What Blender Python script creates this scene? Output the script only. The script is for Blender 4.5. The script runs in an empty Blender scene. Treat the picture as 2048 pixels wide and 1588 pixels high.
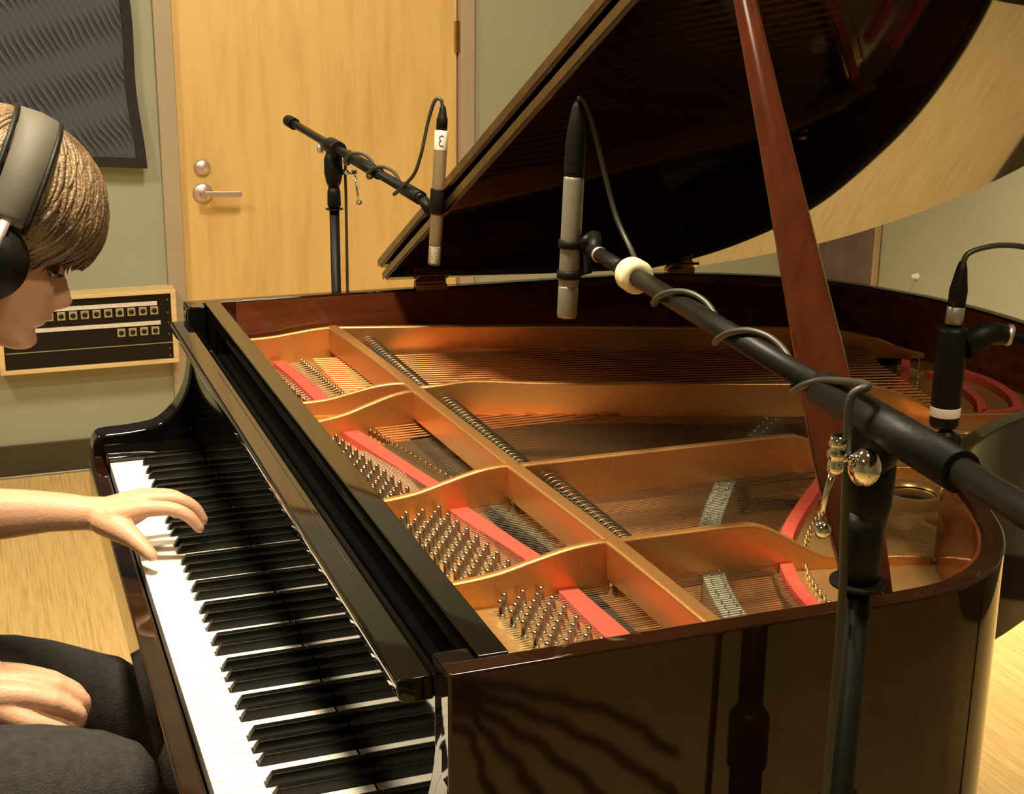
import bpy, bmesh, math, random
from mathutils import Vector, Matrix, Euler
random.seed(7)
C = bpy.context.scene.collection
sc = bpy.context.scene
R = math.radians
PI = math.pi

# ------------------------------------------------------------------ camera
CAM = Vector((-0.1628, -1.6689, 1.4862))
FWD = Vector((0.34302229, 0.89764379, -0.27671525))
RGT = Vector((0.93517513, -0.35401941, 0.01085083))
UPV = Vector((0.08822239, 0.26249929, 0.9608907))
cd = bpy.data.cameras.new('camera'); cam = bpy.data.objects.new('camera', cd); C.objects.link(cam)
cam.matrix_world = Matrix(((RGT.x, UPV.x, -FWD.x, CAM.x), (RGT.y, UPV.y, -FWD.y, CAM.y), (RGT.z, UPV.z, -FWD.z, CAM.z), (0, 0, 0, 1)))
cd.sensor_width = 36; cd.sensor_fit = 'HORIZONTAL'; cd.lens = 2801.58 / 2048 * 36
cd.clip_start = 0.02
sc.camera = cam

# ------------------------------------------------------------------ light
w = bpy.data.worlds.new('world'); sc.world = w; w.use_nodes = True
w.node_tree.nodes['Background'].inputs[0].default_value = (0.9, 0.8, 0.6, 1)
w.node_tree.nodes['Background'].inputs[1].default_value = 0.0
WARM = (1.0, 0.85, 0.60)
def area(name, loc, target, size, power, color=WARM, spread=180):
    l = bpy.data.lights.new(name, 'AREA'); l.shape = 'DISK'; l.size = size; l.energy = power; l.color = color; l.spread = R(spread)
    o = bpy.data.objects.new(name, l); C.objects.link(o); o.location = loc
    o.rotation_euler = (Vector(target) - Vector(loc)).to_track_quat('-Z', 'Y').to_euler()
    return o
area('ceiling_downlight', (0.05, -0.18, 2.62), (0.0, -0.05, 0.7), 0.26, 42, WARM, 125)
area('ceiling_downlight', (0.75, -1.3, 2.62), (0.75, -0.9, 0), 0.30, 23)
area('ceiling_downlight', (0.55, 1.25, 2.62), (0.6, 2.8, 1.3), 0.35, 37)
area('ceiling_downlight', (-1.0, 1.0, 2.62), (-0.8, 1.2, 0), 0.35, 34)
area('ceiling_downlight', (-0.9, -2.0, 2.62), (-0.9, -2.0, 0), 0.4, 12)
area('tail_floor_fill', (2.15, 1.05, 2.62), (2.15, 1.15, 0), 0.12, 20, WARM, 70)  # unseen spot, added to brighten the floor mirrored in the lid
sc.view_settings.view_transform = 'Standard'
sc.view_settings.look = 'None'
sc.view_settings.gamma = 1.0
sc.view_settings.use_curve_mapping = False
sc.view_settings.exposure = 0.0

# ------------------------------------------------------------------ materials
def new_mat(name):
    m = bpy.data.materials.new(name); m.use_nodes = True
    nt = m.node_tree; b = nt.nodes['Principled BSDF']
    return m, nt, b
def mat(name, col, rough=0.5, metal=0.0, var=0.0, scale=8.0, bump=0.0, bscale=60.0, stretch=(1, 1, 1), coat=0.0, ior=1.5, spec=0.5, col2=None, detail=4.0, alpha=None):
    m, nt, b = new_mat(name)
    b.inputs['Roughness'].default_value = rough; b.inputs['Metallic'].default_value = metal
    b.inputs['IOR'].default_value = ior; b.inputs['Coat Weight'].default_value = coat
    b.inputs['Specular IOR Level'].default_value = spec
    c1 = tuple(col) + (1,)
    tc = nt.nodes.new('ShaderNodeTexCoord'); mp = nt.nodes.new('ShaderNodeMapping'); mp.inputs['Scale'].default_value = stretch
    nt.links.new(tc.outputs['Object'], mp.inputs[0])
    n = nt.nodes.new('ShaderNodeTexNoise'); n.inputs['Scale'].default_value = scale; n.inputs['Detail'].default_value = detail
    nt.links.new(mp.outputs[0], n.inputs['Vector'])
    r = nt.nodes.new('ShaderNodeValToRGB'); r.color_ramp.elements[0].position = 0.3; r.color_ramp.elements[1].position = 0.7
    if col2 is None:
        k = 1 - var; col2 = tuple(c * k for c in col)
    r.color_ramp.elements[0].color = tuple(col2) + (1,); r.color_ramp.elements[1].color = c1
    nt.links.new(n.outputs['Fac'], r.inputs[0]); nt.links.new(r.outputs[0], b.inputs['Base Color'])
    if bump > 0:
        n2 = nt.nodes.new('ShaderNodeTexNoise'); n2.inputs['Scale'].default_value = bscale; n2.inputs['Detail'].default_value = 3
        nt.links.new(mp.outputs[0], n2.inputs['Vector'])
        bp = nt.nodes.new('ShaderNodeBump'); bp.inputs['Strength'].default_value = bump; bp.inputs['Distance'].default_value = 0.01
        nt.links.new(n2.outputs['Fac'], bp.inputs['Height']); nt.links.new(bp.outputs[0], b.inputs['Normal'])
    return m
def wood(name, ca, cb, cc, stretch, scale=3.0, rough=0.4, planks=None, spec=0.5, seam=0.35):
    m, nt, b = new_mat(name)
    b.inputs['Roughness'].default_value = rough; b.inputs['Specular IOR Level'].default_value = spec
    tc = nt.nodes.new('ShaderNodeTexCoord'); mp = nt.nodes.new('ShaderNodeMapping'); mp.inputs['Scale'].default_value = stretch
    nt.links.new(tc.outputs['Object'], mp.inputs[0])
    n = nt.nodes.new('ShaderNodeTexNoise'); n.inputs['Scale'].default_value = scale; n.inputs['Detail'].default_value = 6; n.inputs['Roughness'].default_value = 0.62
    n.inputs['Distortion'].default_value = 0.25
    nt.links.new(mp.outputs[0], n.inputs['Vector'])
    r = nt.nodes.new('ShaderNodeValToRGB'); e = r.color_ramp.elements
    e[0].position = 0.30; e[0].color = tuple(ca) + (1,); e[1].position = 0.72; e[1].color = tuple(cc) + (1,)
    x = e.new(0.5); x.color = tuple(cb) + (1,)
    nt.links.new(n.outputs['Fac'], r.inputs[0])
    last = r.outputs[0]
    if planks:
        br = nt.nodes.new('ShaderNodeTexBrick'); br.inputs['Scale'].default_value = 1.0
        br.inputs['Brick Width'].default_value = planks[1]; br.inputs['Row Height'].default_value = planks[0]
        br.inputs['Mortar Size'].default_value = 0.0012; br.inputs['Mortar Smooth'].default_value = 0.4
        br.inputs['Color1'].default_value = (1, 1, 1, 1); br.inputs['Color2'].default_value = (0.93, 0.92, 0.9, 1); br.inputs['Mortar'].default_value = (seam, seam * .8, seam * .6, 1)
        mp2 = nt.nodes.new('ShaderNodeMapping'); mp2.inputs['Rotation'].default_value = (0, 0, R(90))
        nt.links.new(tc.outputs['Object'], mp2.inputs[0]); nt.links.new(mp2.outputs[0], br.inputs['Vector'])
        mx = nt.nodes.new('ShaderNodeMixRGB'); mx.blend_type = 'MULTIPLY'; mx.inputs[0].default_value = 1
        nt.links.new(last, mx.inputs[1]); nt.links.new(br.outputs['Color'], mx.inputs[2]); last = mx.outputs[0]
    nt.links.new(last, b.inputs['Base Color'])
    return m

M = {}
M['lacquer'] = mat('dark_mahogany_lacquer', (0.020, 0.007, 0.003), 0.045, 0, 0.5, 3.0, stretch=(1, 8, 8), coat=0.0, ior=1.52)
M['lacquer_red'] = mat('red_mahogany_lacquer', (0.12, 0.030, 0.010), 0.09, 0, 0.5, 5.0, stretch=(1, 9, 9), ior=1.5)
M['stick'] = mat('prop_stick_mahogany', (0.105, 0.024, 0.009), 0.16, 0, 0.35, 14.0, stretch=(6, 6, 1), ior=1.5)
M['black_lacquer'] = mat('black_piano_lacquer', (0.004, 0.0030, 0.002), 0.035, 0, 0.3, 3.0, ior=1.58)
M['plate'] = mat('gold_bronze_paint', (0.60, 0.29, 0.095), 0.33, 0.75, 0.10, 5.0, bump=0.05, bscale=160)
M['plate_web'] = mat('gold_bronze_web', (0.66, 0.38, 0.14), 0.30, 0.75, 0.14, 9.0, bump=0.12, bscale=45)
M['soundboard'] = wood('spruce_soundboard', (0.26, 0.09, 0.025), (0.34, 0.13, 0.038), (0.42, 0.17, 0.05), (1, 14, 14), 3.0, 0.35)
M['ivory'] = mat('white_key_acrylic', (0.90, 0.86, 0.76), 0.15, 0, 0.02, 3.0)
M['ebony'] = mat('black_key_satin', (0.004, 0.0034, 0.0024), 0.28, 0, 0.3, 5.0, spec=0.28)
M['keywood'] = wood('key_wood', (0.45, 0.3, 0.14), (0.5, 0.34, 0.17), (0.55, 0.38, 0.2), (2, 12, 12), 4, 0.6)
M['red_felt'] = mat('red_felt', (0.50, 0.062, 0.034), 0.95, 0, 0.18, 90.0, bump=0.3, bscale=300)
M['green_felt'] = mat('grey_green_felt', (0.10, 0.10, 0.06), 0.95, 0, 0.3, 60.0, bump=0.3, bscale=300)
M['steel'] = mat('bright_steel', (0.78, 0.74, 0.66), 0.18, 1.0, 0.1, 20.0)
M['string'] = mat('steel_wire', (0.27, 0.235, 0.16), 0.38, 1.0, 0.1, 20.0)
M['copper'] = mat('copper_winding', (0.66, 0.29, 0.11), 0.45, 1.0, 0.15, 200.0)
M['pin'] = mat('nickel_tuning_pin', (0.74, 0.66, 0.52), 0.16, 1.0, 0.1, 60.0)
M['brass'] = mat('worn_brass', (0.55, 0.33, 0.13), 0.3, 1.0, 0.3, 30.0)
M['bridge'] = mat('graphite_bridge_top', (0.30, 0.30, 0.22), 0.55, 0, 0.3, 60.0, bump=0.3, bscale=220)
M['bridge_side'] = mat('maple_bridge_side', (0.42, 0.22, 0.09), 0.5, 0, 0.2, 20.0)
M['damper'] = mat('damper_head', (0.075, 0.066, 0.036), 0.5, 0, 0.3, 20.0)
M['damper_felt'] = mat('damper_felt', (0.36, 0.34, 0.26), 0.95, 0, 0.2, 80.0)
M['dark'] = mat('cavity_and_shade_black', (0.010, 0.007, 0.005), 0.7, 0, 0.4, 20.0)
M['floor'] = wood('bamboo_floor', (0.56, 0.35, 0.125), (0.74, 0.50, 0.195), (0.83, 0.60, 0.26), (38, 1.3, 1), 4.0, 0.36, (0.095, 9.0), seam=0.86)
M['door'] = wood('maple_door_veneer', (0.64, 0.41, 0.145), (0.74, 0.50, 0.19), (0.78, 0.54, 0.215), (7, 1, 0.7), 3.0, 0.42)
M['wall'] = mat('sage_grey_wall_paint', (0.36, 0.37, 0.27), 0.75, 0, 0.08, 3.0, bump=0.12, bscale=120)
M['frame'] = mat('taupe_door_frame_paint', (0.43, 0.34, 0.24), 0.55, 0, 0.06, 6.0)
M['base'] = mat('dark_rubber_baseboard', (0.055, 0.046, 0.022), 0.5, 0, 0.2, 6.0)
M['alu'] = mat('aluminium_edge_strip', (0.42, 0.38, 0.3), 0.35, 0.8, 0.1, 20)
M['ceiling'] = mat('ceiling_paint', (0.26, 0.25, 0.22), 0.9, 0, 0.05, 2.0)
M['maple'] = wood('pale_maple_trim', (0.66, 0.46, 0.2), (0.76, 0.56, 0.27), (0.82, 0.62, 0.32), (1.5, 12, 12), 3.0, 0.45)
M['panel_black'] = mat('black_steel_panel', (0.007, 0.006, 0.004), 0.38, 0.2, 0.3, 30.0)
M['strip'] = mat('paper_label_strip', (0.85, 0.76, 0.68), 0.6, 0, 0.25, 130.0)
M['jack'] = mat('nickel_jack_flange', (0.52, 0.43, 0.27), 0.5, 0.4, 0.2, 40.0)
M['hole'] = mat('jack_hole_black', (0.004, 0.004, 0.003), 0.5, 0, 0.2, 40.0)
M['blackmetal'] = mat('black_powder_coat', (0.010, 0.009, 0.006), 0.42, 0.0, 0.3, 40.0, spec=0.16)
M['blackmatt'] = mat('black_plastic', (0.006, 0.005, 0.0035), 0.5, 0.0, 0.3, 40.0, spec=0.18, bump=0.1)
M['rubber'] = mat('cable_rubber', (0.036, 0.032, 0.018), 0.45, 0.0, 0.2, 40.0)
M['chrome'] = mat('polished_chrome', (0.86, 0.82, 0.74), 0.07, 1.0, 0.02, 10.0)
M['satin'] = mat('satin_nickel', (0.72, 0.60, 0.54), 0.42, 0.85, 0.1, 20.0)
M['mic_champ'] = mat('champagne_mic_body', (0.30, 0.21, 0.115), 0.42, 0.5, 0.15, 50.0)
M['mic_grey'] = mat('satin_grey_mic_body', (0.34, 0.31, 0.24), 0.36, 0.6, 0.12, 50.0)
M['grille'] = mat('mic_grille_mesh', (0.42, 0.36, 0.24), 0.4, 0.6, 0.5, 900.0, bump=0.5, bscale=900)
M['tape'] = mat('white_tape', (0.74, 0.68, 0.60), 0.6, 0, 0.05, 30.0)
M['ink'] = mat('marker_ink', (0.03, 0.025, 0.03), 0.6, 0, 0.1, 30.0)
M['cream'] = mat('cream_plastic_collar', (0.80, 0.70, 0.42), 0.35, 0, 0.08, 30.0)
M['purple'] = mat('dull_purple_grey_fabric', (0.17, 0.115, 0.10), 0.9, 0, 0.35, 12.0, bump=0.2, bscale=80)
M['hairline'] = mat('pale_trim_edge', (0.45, 0.33, 0.2), 0.6, 0, 0.1, 30.0)
M['skin'] = mat('skin', (0.62, 0.345, 0.21), 0.48, 0, 0.14, 14.0, bump=0.10, bscale=260)
M['hair'] = mat('light_brown_hair', (0.19, 0.112, 0.045), 0.50, 0, 0.0, 22.0, stretch=(1, 1, 1), col2=(0.030, 0.016, 0.006), bump=0.3, bscale=260)
M['phone_grey'] = mat('grey_headband_leather', (0.075, 0.066, 0.047), 0.7, 0, 0.2, 20.0)
M['denim'] = mat('charcoal_trouser_cloth', (0.048, 0.044, 0.042), 0.95, 0, 0.3, 90.0, spec=0.1, bump=0.35, bscale=400)
M['shirt'] = mat('dark_tee_shirt_cloth', (0.03, 0.03, 0.035), 0.85, 0, 0.2, 40.0, bump=0.2, bscale=200)
M['eye'] = mat('eye_dark', (0.03, 0.02, 0.012), 0.15, 0, 0.2, 40.0)
M['leather'] = mat('black_bench_leather', (0.012, 0.010, 0.009), 0.4, 0, 0.2, 40.0, bump=0.2, bscale=100)
M['shoe'] = mat('dark_shoe', (0.03, 0.026, 0.022), 0.5, 0, 0.2, 40.0)

def quilt_mat():
    m, nt, b = new_mat('navy_quilted_blanket')
    b.inputs['Roughness'].default_value = 0.9
    tc = nt.nodes.new('ShaderNodeTexCoord')
    sep = nt.nodes.new('ShaderNodeSeparateXYZ'); nt.links.new(tc.outputs['Object'], sep.inputs[0])
    def mth(op, a, bb=None, v=None):
        n = nt.nodes.new('ShaderNodeMath'); n.operation = op
        for i, q in enumerate((a, bb)):
            if q is None: continue
            if isinstance(q, (int, float)): n.inputs[i].default_value = q
            else: nt.links.new(q, n.inputs[i])
        return n.outputs[0]
    # zigzag stitch rows: diagonal dashes gathered in bands
    u = sep.outputs['X']; v = sep.outputs['Z']
    nz = nt.nodes.new('ShaderNodeTexNoise'); nz.inputs['Scale'].default_value = 7; nt.links.new(tc.outputs['Object'], nz.inputs['Vector'])
    d1 = mth('ADD', mth('MULTIPLY', u, 1.0), mth('MULTIPLY', v, 0.55))
    d1 = mth('ADD', d1, mth('MULTIPLY', nz.outputs['Fac'], 0.045))
    s1 = mth('SINE', mth('MULTIPLY', d1, 2 * PI / 0.021))
    band = mth('SINE', mth('MULTIPLY', mth('SUBTRACT', v, mth('MULTIPLY', u, 0.28)), 2 * PI / 0.16))
    band = mth('MAXIMUM', mth('ADD', mth('MULTIPLY', band, 0.6), 0.55), 0.12)
    h = mth('MULTIPLY', s1, band)
    r = nt.nodes.new('ShaderNodeValToRGB'); e = r.color_ramp.elements
    e[0].position = 0.0; e[0].color = (0.046, 0.050, 0.068, 1); e[1].position = 1.0; e[1].color = (0.100, 0.106, 0.130, 1)
    nt.links.new(mth('ADD', mth('MULTIPLY', h, 0.5), 0.45), r.inputs[0])
    nt.links.new(r.outputs[0], b.inputs['Base Color'])
    bp = nt.nodes.new('ShaderNodeBump'); bp.inputs['Strength'].default_value = 0.8; bp.inputs['Distance'].default_value = 0.006
    nt.links.new(h, bp.inputs['Height']); nt.links.new(bp.outputs[0], b.inputs['Normal'])
    return m
M['quilt'] = quilt_mat()
M['quilt_edge'] = mat('blanket_binding', (0.022, 0.018, 0.016), 0.9, 0, 0.3, 40.0, bump=0.3, bscale=90)

# ------------------------------------------------------------------ mesh helpers
def catmull(P, n=8, closed=False):
    P = [Vector(p) for p in P]; out = []
    m = len(P)
    rng = range(m) if closed else range(m - 1)
    for i in rng:
        p0 = P[i - 1] if (closed or i > 0) else P[0] * 2 - P[1]
        p1 = P[i]; p2 = P[(i + 1) % m]
        p3 = P[(i + 2) % m] if (closed or i + 2 < m) else P[-1] * 2 - P[-2]
        for k in range(n):
            t = k / n
            out.append(0.5 * ((2 * p1) + (p2 - p0) * t + (2 * p0 - 5 * p1 + 4 * p2 - p3) * t * t + (3 * p1 - p0 - 3 * p2 + p3) * t ** 3))
    if not closed: out.append(P[-1])
    return out
class MB:
    def __init__(s): s.v = []; s.f = []; s.sm = []
    def add(s, vs, fs, smooth=False):
        o = len(s.v); s.v += [tuple(v) for v in vs]
        for f in fs: s.f.append([i + o for i in f]); s.sm.append(smooth)
        return s
    def box(s, x0, x1, y0, y1, z0, z1):
        vs = [(x0, y0, z0), (x1, y0, z0), (x1, y1, z0), (x0, y1, z0), (x0, y0, z1), (x1, y0, z1), (x1, y1, z1), (x0, y1, z1)]
        return s.add(vs, [(0, 3, 2, 1), (4, 5, 6, 7), (0, 1, 5, 4), (1, 2, 6, 5), (2, 3, 7, 6), (3, 0, 4, 7)])
    def prism(s, poly, z0, z1, axis='z', smooth=False):
        n = len(poly)
        if axis == 'z': f = lambda a, b, c: (a, b, c)
        elif axis == 'y': f = lambda a, b, c: (a, c, b)
        else: f = lambda a, b, c: (c, a, b)
        vs = [f(a, b, z0) for a, b in poly] + [f(a, b, z1) for a, b in poly]
        fs = [list(range(n))[::-1], list(range(n, 2 * n))]
        s.add(vs, fs)
        o = len(s.v) - 2 * n
        for i in range(n):
            j = (i + 1) % n; s.f.append([o + i, o + j, o + n + j, o + n + i]); s.sm.append(smooth)
        return s
    def tube(s, P, r, seg=10, cap=True, flat=None, rs=None):
        P = [Vector(p) for p in P]; n = len(P)
        if rs is None: rs = [r] * n if not isinstance(r, (list, tuple)) else list(r)
        T = []
        for i in range(n):
            a = P[max(i - 1, 0)]; b = P[min(i + 1, n - 1)]; d = (b - a)
            T.append(d.normalized() if d.length > 1e-9 else Vector((0, 0, 1)))
        ref = Vector((0, 0, 1)) if abs(T[0].z) < 0.9 else Vector((0, 1, 0))
        N = (ref - T[0] * ref.dot(T[0])).normalized(); vs = []
        for i in range(n):
            N = (N - T[i] * N.dot(T[i])); N = N.normalized() if N.length > 1e-6 else T[i].orthogonal().normalized()
            B = T[i].cross(N)
            fl = 1.0 if flat is None else flat
            for k in range(seg):
                a = 2 * PI * k / seg
                vs.append(P[i] + N * math.cos(a) * rs[i] * fl + B * math.sin(a) * rs[i])
        fs = []
        for i in range(n - 1):
            for k in range(seg):
                k2 = (k + 1) % seg
                fs.append((i * seg + k, i * seg + k2, (i + 1) * seg + k2, (i + 1) * seg + k))
        s.add(vs, fs, True)
        if cap:
            o = len(s.v) - n * seg
            s.f.append([o + k for k in range(seg)][::-1]); s.sm.append(False)
            s.f.append([o + (n - 1) * seg + k for k in range(seg)]); s.sm.append(False)
        return s
    def lathe(s, prof, base=(0, 0, 0), axis=(0, 0, 1), seg=24):
        """prof: (radius, height) pairs along axis from base"""
        ax = Vector(axis).normalized(); a = ax.orthogonal().normalized(); b = ax.cross(a); base = Vector(base)
        vs = []; n = len(prof)
        for r_, h in prof:
            for k in range(seg):
                t = 2 * PI * k / seg; vs.append(base + ax * h + (a * math.cos(t) + b * math.sin(t)) * max(r_, 1e-5))
        fs = []
        for i in range(n - 1):
            for k in range(seg):
                k2 = (k + 1) % seg; fs.append((i * seg + k, i * seg + k2, (i + 1) * seg + k2, (i + 1) * seg + k))
        s.add(vs, fs, True); o = len(s.v) - n * seg
        s.f.append([o + k for k in range(seg)][::-1]); s.sm.append(False)
        s.f.append([o + (n - 1) * seg + k for k in range(seg)]); s.sm.append(False)
        return s
    def ball(s, c, r, seg=16, rings=10, sc_=(1, 1, 1)):
        prof = []
        c = Vector(c); vs = []; fs = []
        for i in range(rings + 1):
            t = PI * i / rings
            for k in range(seg):
                a = 2 * PI * k / seg
                vs.append(c + Vector((r * sc_[0] * math.sin(t) * math.cos(a), r * sc_[1] * math.sin(t) * math.sin(a), r * sc_[2] * math.cos(t))))
        for i in range(rings):
            for k in range(seg):
                k2 = (k + 1) % seg; fs.append((i * seg + k, (i + 1) * seg + k, (i + 1) * seg + k2, i * seg + k2))
        return s.add(vs, fs, True)
    def build(s, name, m, parent=None, bevel=0.0, bseg=2, smooth_all=False, weld=False):
        me = bpy.data.meshes.new(name); me.from_pydata(s.v, [], s.f)
        bm = bmesh.new(); bm.from_mesh(me)
        if weld: bmesh.ops.remove_doubles(bm, verts=bm.verts, dist=1e-5)
        bmesh.ops.recalc_face_normals(bm, faces=bm.faces)
        if not weld:
            for f, q in zip(bm.faces, s.sm): f.smooth = q or smooth_all
        else:
            for f in bm.faces: f.smooth = True
        bm.to_mesh(me); bm.free()
        me.materials.append(m)
        o = bpy.data.objects.new(name, me); C.objects.link(o)
        if parent is not None:
            o.parent = parent
        if bevel > 0:
            b = o.modifiers.new('bevel', 'BEVEL'); b.width = bevel; b.segments = bseg; b.limit_method = 'ANGLE'; b.angle_limit = R(35)
            b.harden_normals = False
            for p in me.polygons: p.use_smooth = True
            wn = o.modifiers.new('wn', 'WEIGHTED_NORMAL'); wn.keep_sharp = False
        return o
def tag(o, label=None, cat=None, group=None, kind=None):
    if label: o['label'] = label
    if cat: o['category'] = cat
    if group: o['group'] = group
    if kind: o['kind'] = kind
    return o
def empty(name, loc=(0, 0, 0)):
    o = bpy.data.objects.new(name, None); C.objects.link(o); o.location = loc; o.empty_display_size = 0.1
    return o
# things are modelled in world coordinates under an Empty at their base: keep the children in place
def rebase(root):
    for ch in bpy.data.objects:
        if ch.parent is root:
            ch.matrix_parent_inverse = Matrix.Translation(-Vector(root.location))
def curve_plate(name, outer, holes, z0, z1, m, parent, bev=0.002):
    cu = bpy.data.curves.new(name, 'CURVE'); cu.dimensions = '2D'; cu.fill_mode = 'BOTH'
    cu.extrude = (z1 - z0) / 2 - bev; cu.bevel_depth = bev; cu.bevel_resolution = 2
    for P in [outer] + holes:
        sp = cu.splines.new('POLY'); sp.points.add(len(P) - 1)
        for q, pt in zip(P, sp.points): pt.co = (q[0], q[1], 0, 1)
        sp.use_cyclic_u = True
    t = bpy.data.objects.new('tmp', cu); C.objects.link(t)
    bpy.context.view_layer.update()
    me = bpy.data.meshes.new_from_object(t.evaluated_get(bpy.context.evaluated_depsgraph_get()))
    bpy.data.objects.remove(t); bpy.data.curves.remove(cu)
    for v in me.vertices: v.co.z += (z0 + z1) / 2
    me.materials.clear(); me.materials.append(m); me.name = name
    o = bpy.data.objects.new(name, me); C.objects.link(o); o.parent = parent
    return o
def circle(cx, cy, r, n=32): return [(cx + r * math.cos(2 * PI * k / n), cy + r * math.sin(2 * PI * k / n)) for k in range(n)]

# ------------------------------------------------------------------ the room
YB = 2.80; XR = 2.80; XL = -2.6; YF = -3.6; ZC = 2.68
def S(o): return tag(o, kind='structure')
S(MB().box(XL, XR, YF, YB, -0.05, 0.0).build('floor', M['floor']))
S(MB().box(XL, XR, YF, YB, ZC, ZC + 0.05).build('ceiling', M['ceiling']))
DX0, DX1, DZ = 0.430, 1.342, 2.13
S(MB().box(XL, DX0 - .03, YB, YB + .1, 0, ZC).box(DX1 + .02, XR, YB, YB + .1, 0, ZC).box(DX0 - .03, DX1 + .02, YB, YB + .1, DZ + .03, ZC).build('wall_back', M['wall']))
S(MB().box(XR, XR + .1, YF, YB + .1, 0, ZC).build('wall_right', M['wall']))
S(MB().box(XL - .1, XL, YF, YB + .1, 0, ZC).build('wall_left', M['wall']))
S(MB().box(XL - .1, XR + .1, YF - .1, YF, 0, ZC).build('wall_front', M['wall']))
# door
d = empty('door_1', (DX0, YB, 0)); S(d); d['label'] = 'pale maple veneered door with lever handle'
MB().box(DX0, DX1, YB + .012, YB + .055, 0.008, DZ).build('door_panel', M['door'], d, 0.0015)
h = MB().lathe([(0.001, 0), (.031, 0), (.031, .006), (.027, .011), (.001, .012)], (0.497, YB + .012, .872), (0, -1, 0), 36)
h.lathe([(.012, 0), (.011, .045)], (0.497, YB + .004, .872), (0, -1, 0), 20)
hp = catmull([(.497, YB - .040, .874), (.53, YB - .043, .873), (.57, YB - .043, .871), (.612, YB - .040, .869)], 6)
hb = MB()
for q in range(1):
    hb.prism([(.495, .864), (.607, .8605), (.612, .864), (.612, .877), (.607, .880), (.495, .884)], YB - .046, YB - .037, 'y')
hroot = h.build('door_handle', M['satin'], d, smooth_all=False)
hb.build('lever', M['satin'], hroot, .003, 3)
MB().lathe([(0.001, 0), (.026, 0), (.026, .006), (.021, .014), (.001, .015)], (0.499, YB + .012, .952), (0, -1, 0), 32).build('deadbolt', M['satin'], d)
for z in (1.30, 0.3):
    MB().box(DX1 - .010, DX1 + .006, YB - .010, YB + .014, z, z + .10).build('hinge', M['brass'], d, .002)
rebase(d)
# frame: left jamb, right jamb, head
fr = MB().box(DX0 - .058, DX0 - .004, YB - .020, YB + .06, 0, DZ + .055).box(DX1 + .004, DX1 + .052, YB - .020, YB + .06, 0, DZ + .055).box(DX0 - .058, DX1 + .052, YB - .020, YB + .06, DZ + .004, DZ + .055)
fr.box(DX0 - .004, DX0 + 0.0, YB + .03, YB + .06, 0, DZ)
S(fr.build('trim_1', M['frame'], None, .002))
S(MB().box(XL, DX0 - .06, YB - .010, YB, 0.006, .105).build('baseboard_back', M['base'], None, .002))
S(MB().box(XL, DX0 - .06, YB - .020, YB - .010, 0.0, .008).build('trim_2', M['alu'], None, .002))
S(MB().box(DX1 + .055, XR - .014, YB - .010, YB, 0, .105).build('baseboard_back_right', M['base'], None, .002))
S(MB().box(XR - .012, XR, YF, YB, 0, .12).build('baseboard_right', M['base'], None, .002))

# quilted blanket hanging on the wall
def blanket():
    x0, x1, z0, z1 = -0.62, 0.322, 0.962, 2.05
    b = MB(); nx, nz = 60, 60; vs = []
    def pt(u, v, off=0):
        x = x0 + (x1 - x0) * u; z = z0 + (z1 - z0) * v
        if u > 0.5: x += -0.036 * (v ** 0.8) * (u - .5) * 2 * (1 if v < .5 else 1)
        x += 0.004 * math.sin(v * 17 + 1) * u
        z += 0.007 * math.sin(u * 9 + .6) * (1 - v) + 0.010 * (1 - u) * (1 - v)
        y = YB - 0.028 - 0.010 * math.sin(u * 8) * (1 - v) - 0.012 * math.sin(v * 6 + u * 3) - .012 * (1 - v) + off
        return (x, y, z)
    for side in (0, .012):
        for j in range(nz + 1):
            for i in range(nx + 1): vs.append(pt(i / nx, j / nz, side))
    fs = []; K = (nx + 1) * (nz + 1)
    for j in range(nz):
        for i in range(nx):
            a = j * (nx + 1) + i; fs.append((a, a + 1, a + nx + 2, a + nx + 1)); fs.append((K + a, K + a + nx + 1, K + a + nx + 2, K + a + 1))
    edge = [i for i in range(nx + 1)] + [j * (nx + 1) + nx for j in range(1, nz + 1)] + [nz * (nx + 1) + i for i in range(nx - 1, -1, -1)] + [j * (nx + 1) for j in range(nz - 1, 0, -1)]
    for a, c in zip(edge, edge[1:] + edge[:1]): fs.append((a, c, K + c, K + a))
    b.add(vs, fs, True)
    o = b.build('moving_blanket', M['quilt'])
    tag(o, 'navy quilted moving blanket hung on grey wall left of the door', 'blanket')
    e = MB()
    P = [pt(i / 30, 0, -.004) for i in range(31)] + [pt(1, j / 30, -.004) for j in range(1, 31)]
    # a flat bound hem along the bottom and the right side
    ev = []; ef = []
    for i, p in enumerate(P):
        inn = (0, 0.030) if i < 30 else ((-.030, 0.030) if i == 30 else (-.030, 0))
        ev += [(p[0], p[1], p[2]), (p[0] + inn[0], p[1] - .002, p[2] + inn[1]), (p[0] + inn[0], p[1] + .016, p[2] + inn[1]), (p[0], p[1] + .018, p[2])]
    for i in range(len(P) - 1):
        for k in range(4): ef.append((i * 4 + k, i * 4 + (k + 1) % 4, (i + 1) * 4 + (k + 1) % 4, (i + 1) * 4 + k))
    e.add(ev, ef, False); e.build('hem', M['quilt_edge'], o)
blanket()

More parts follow.
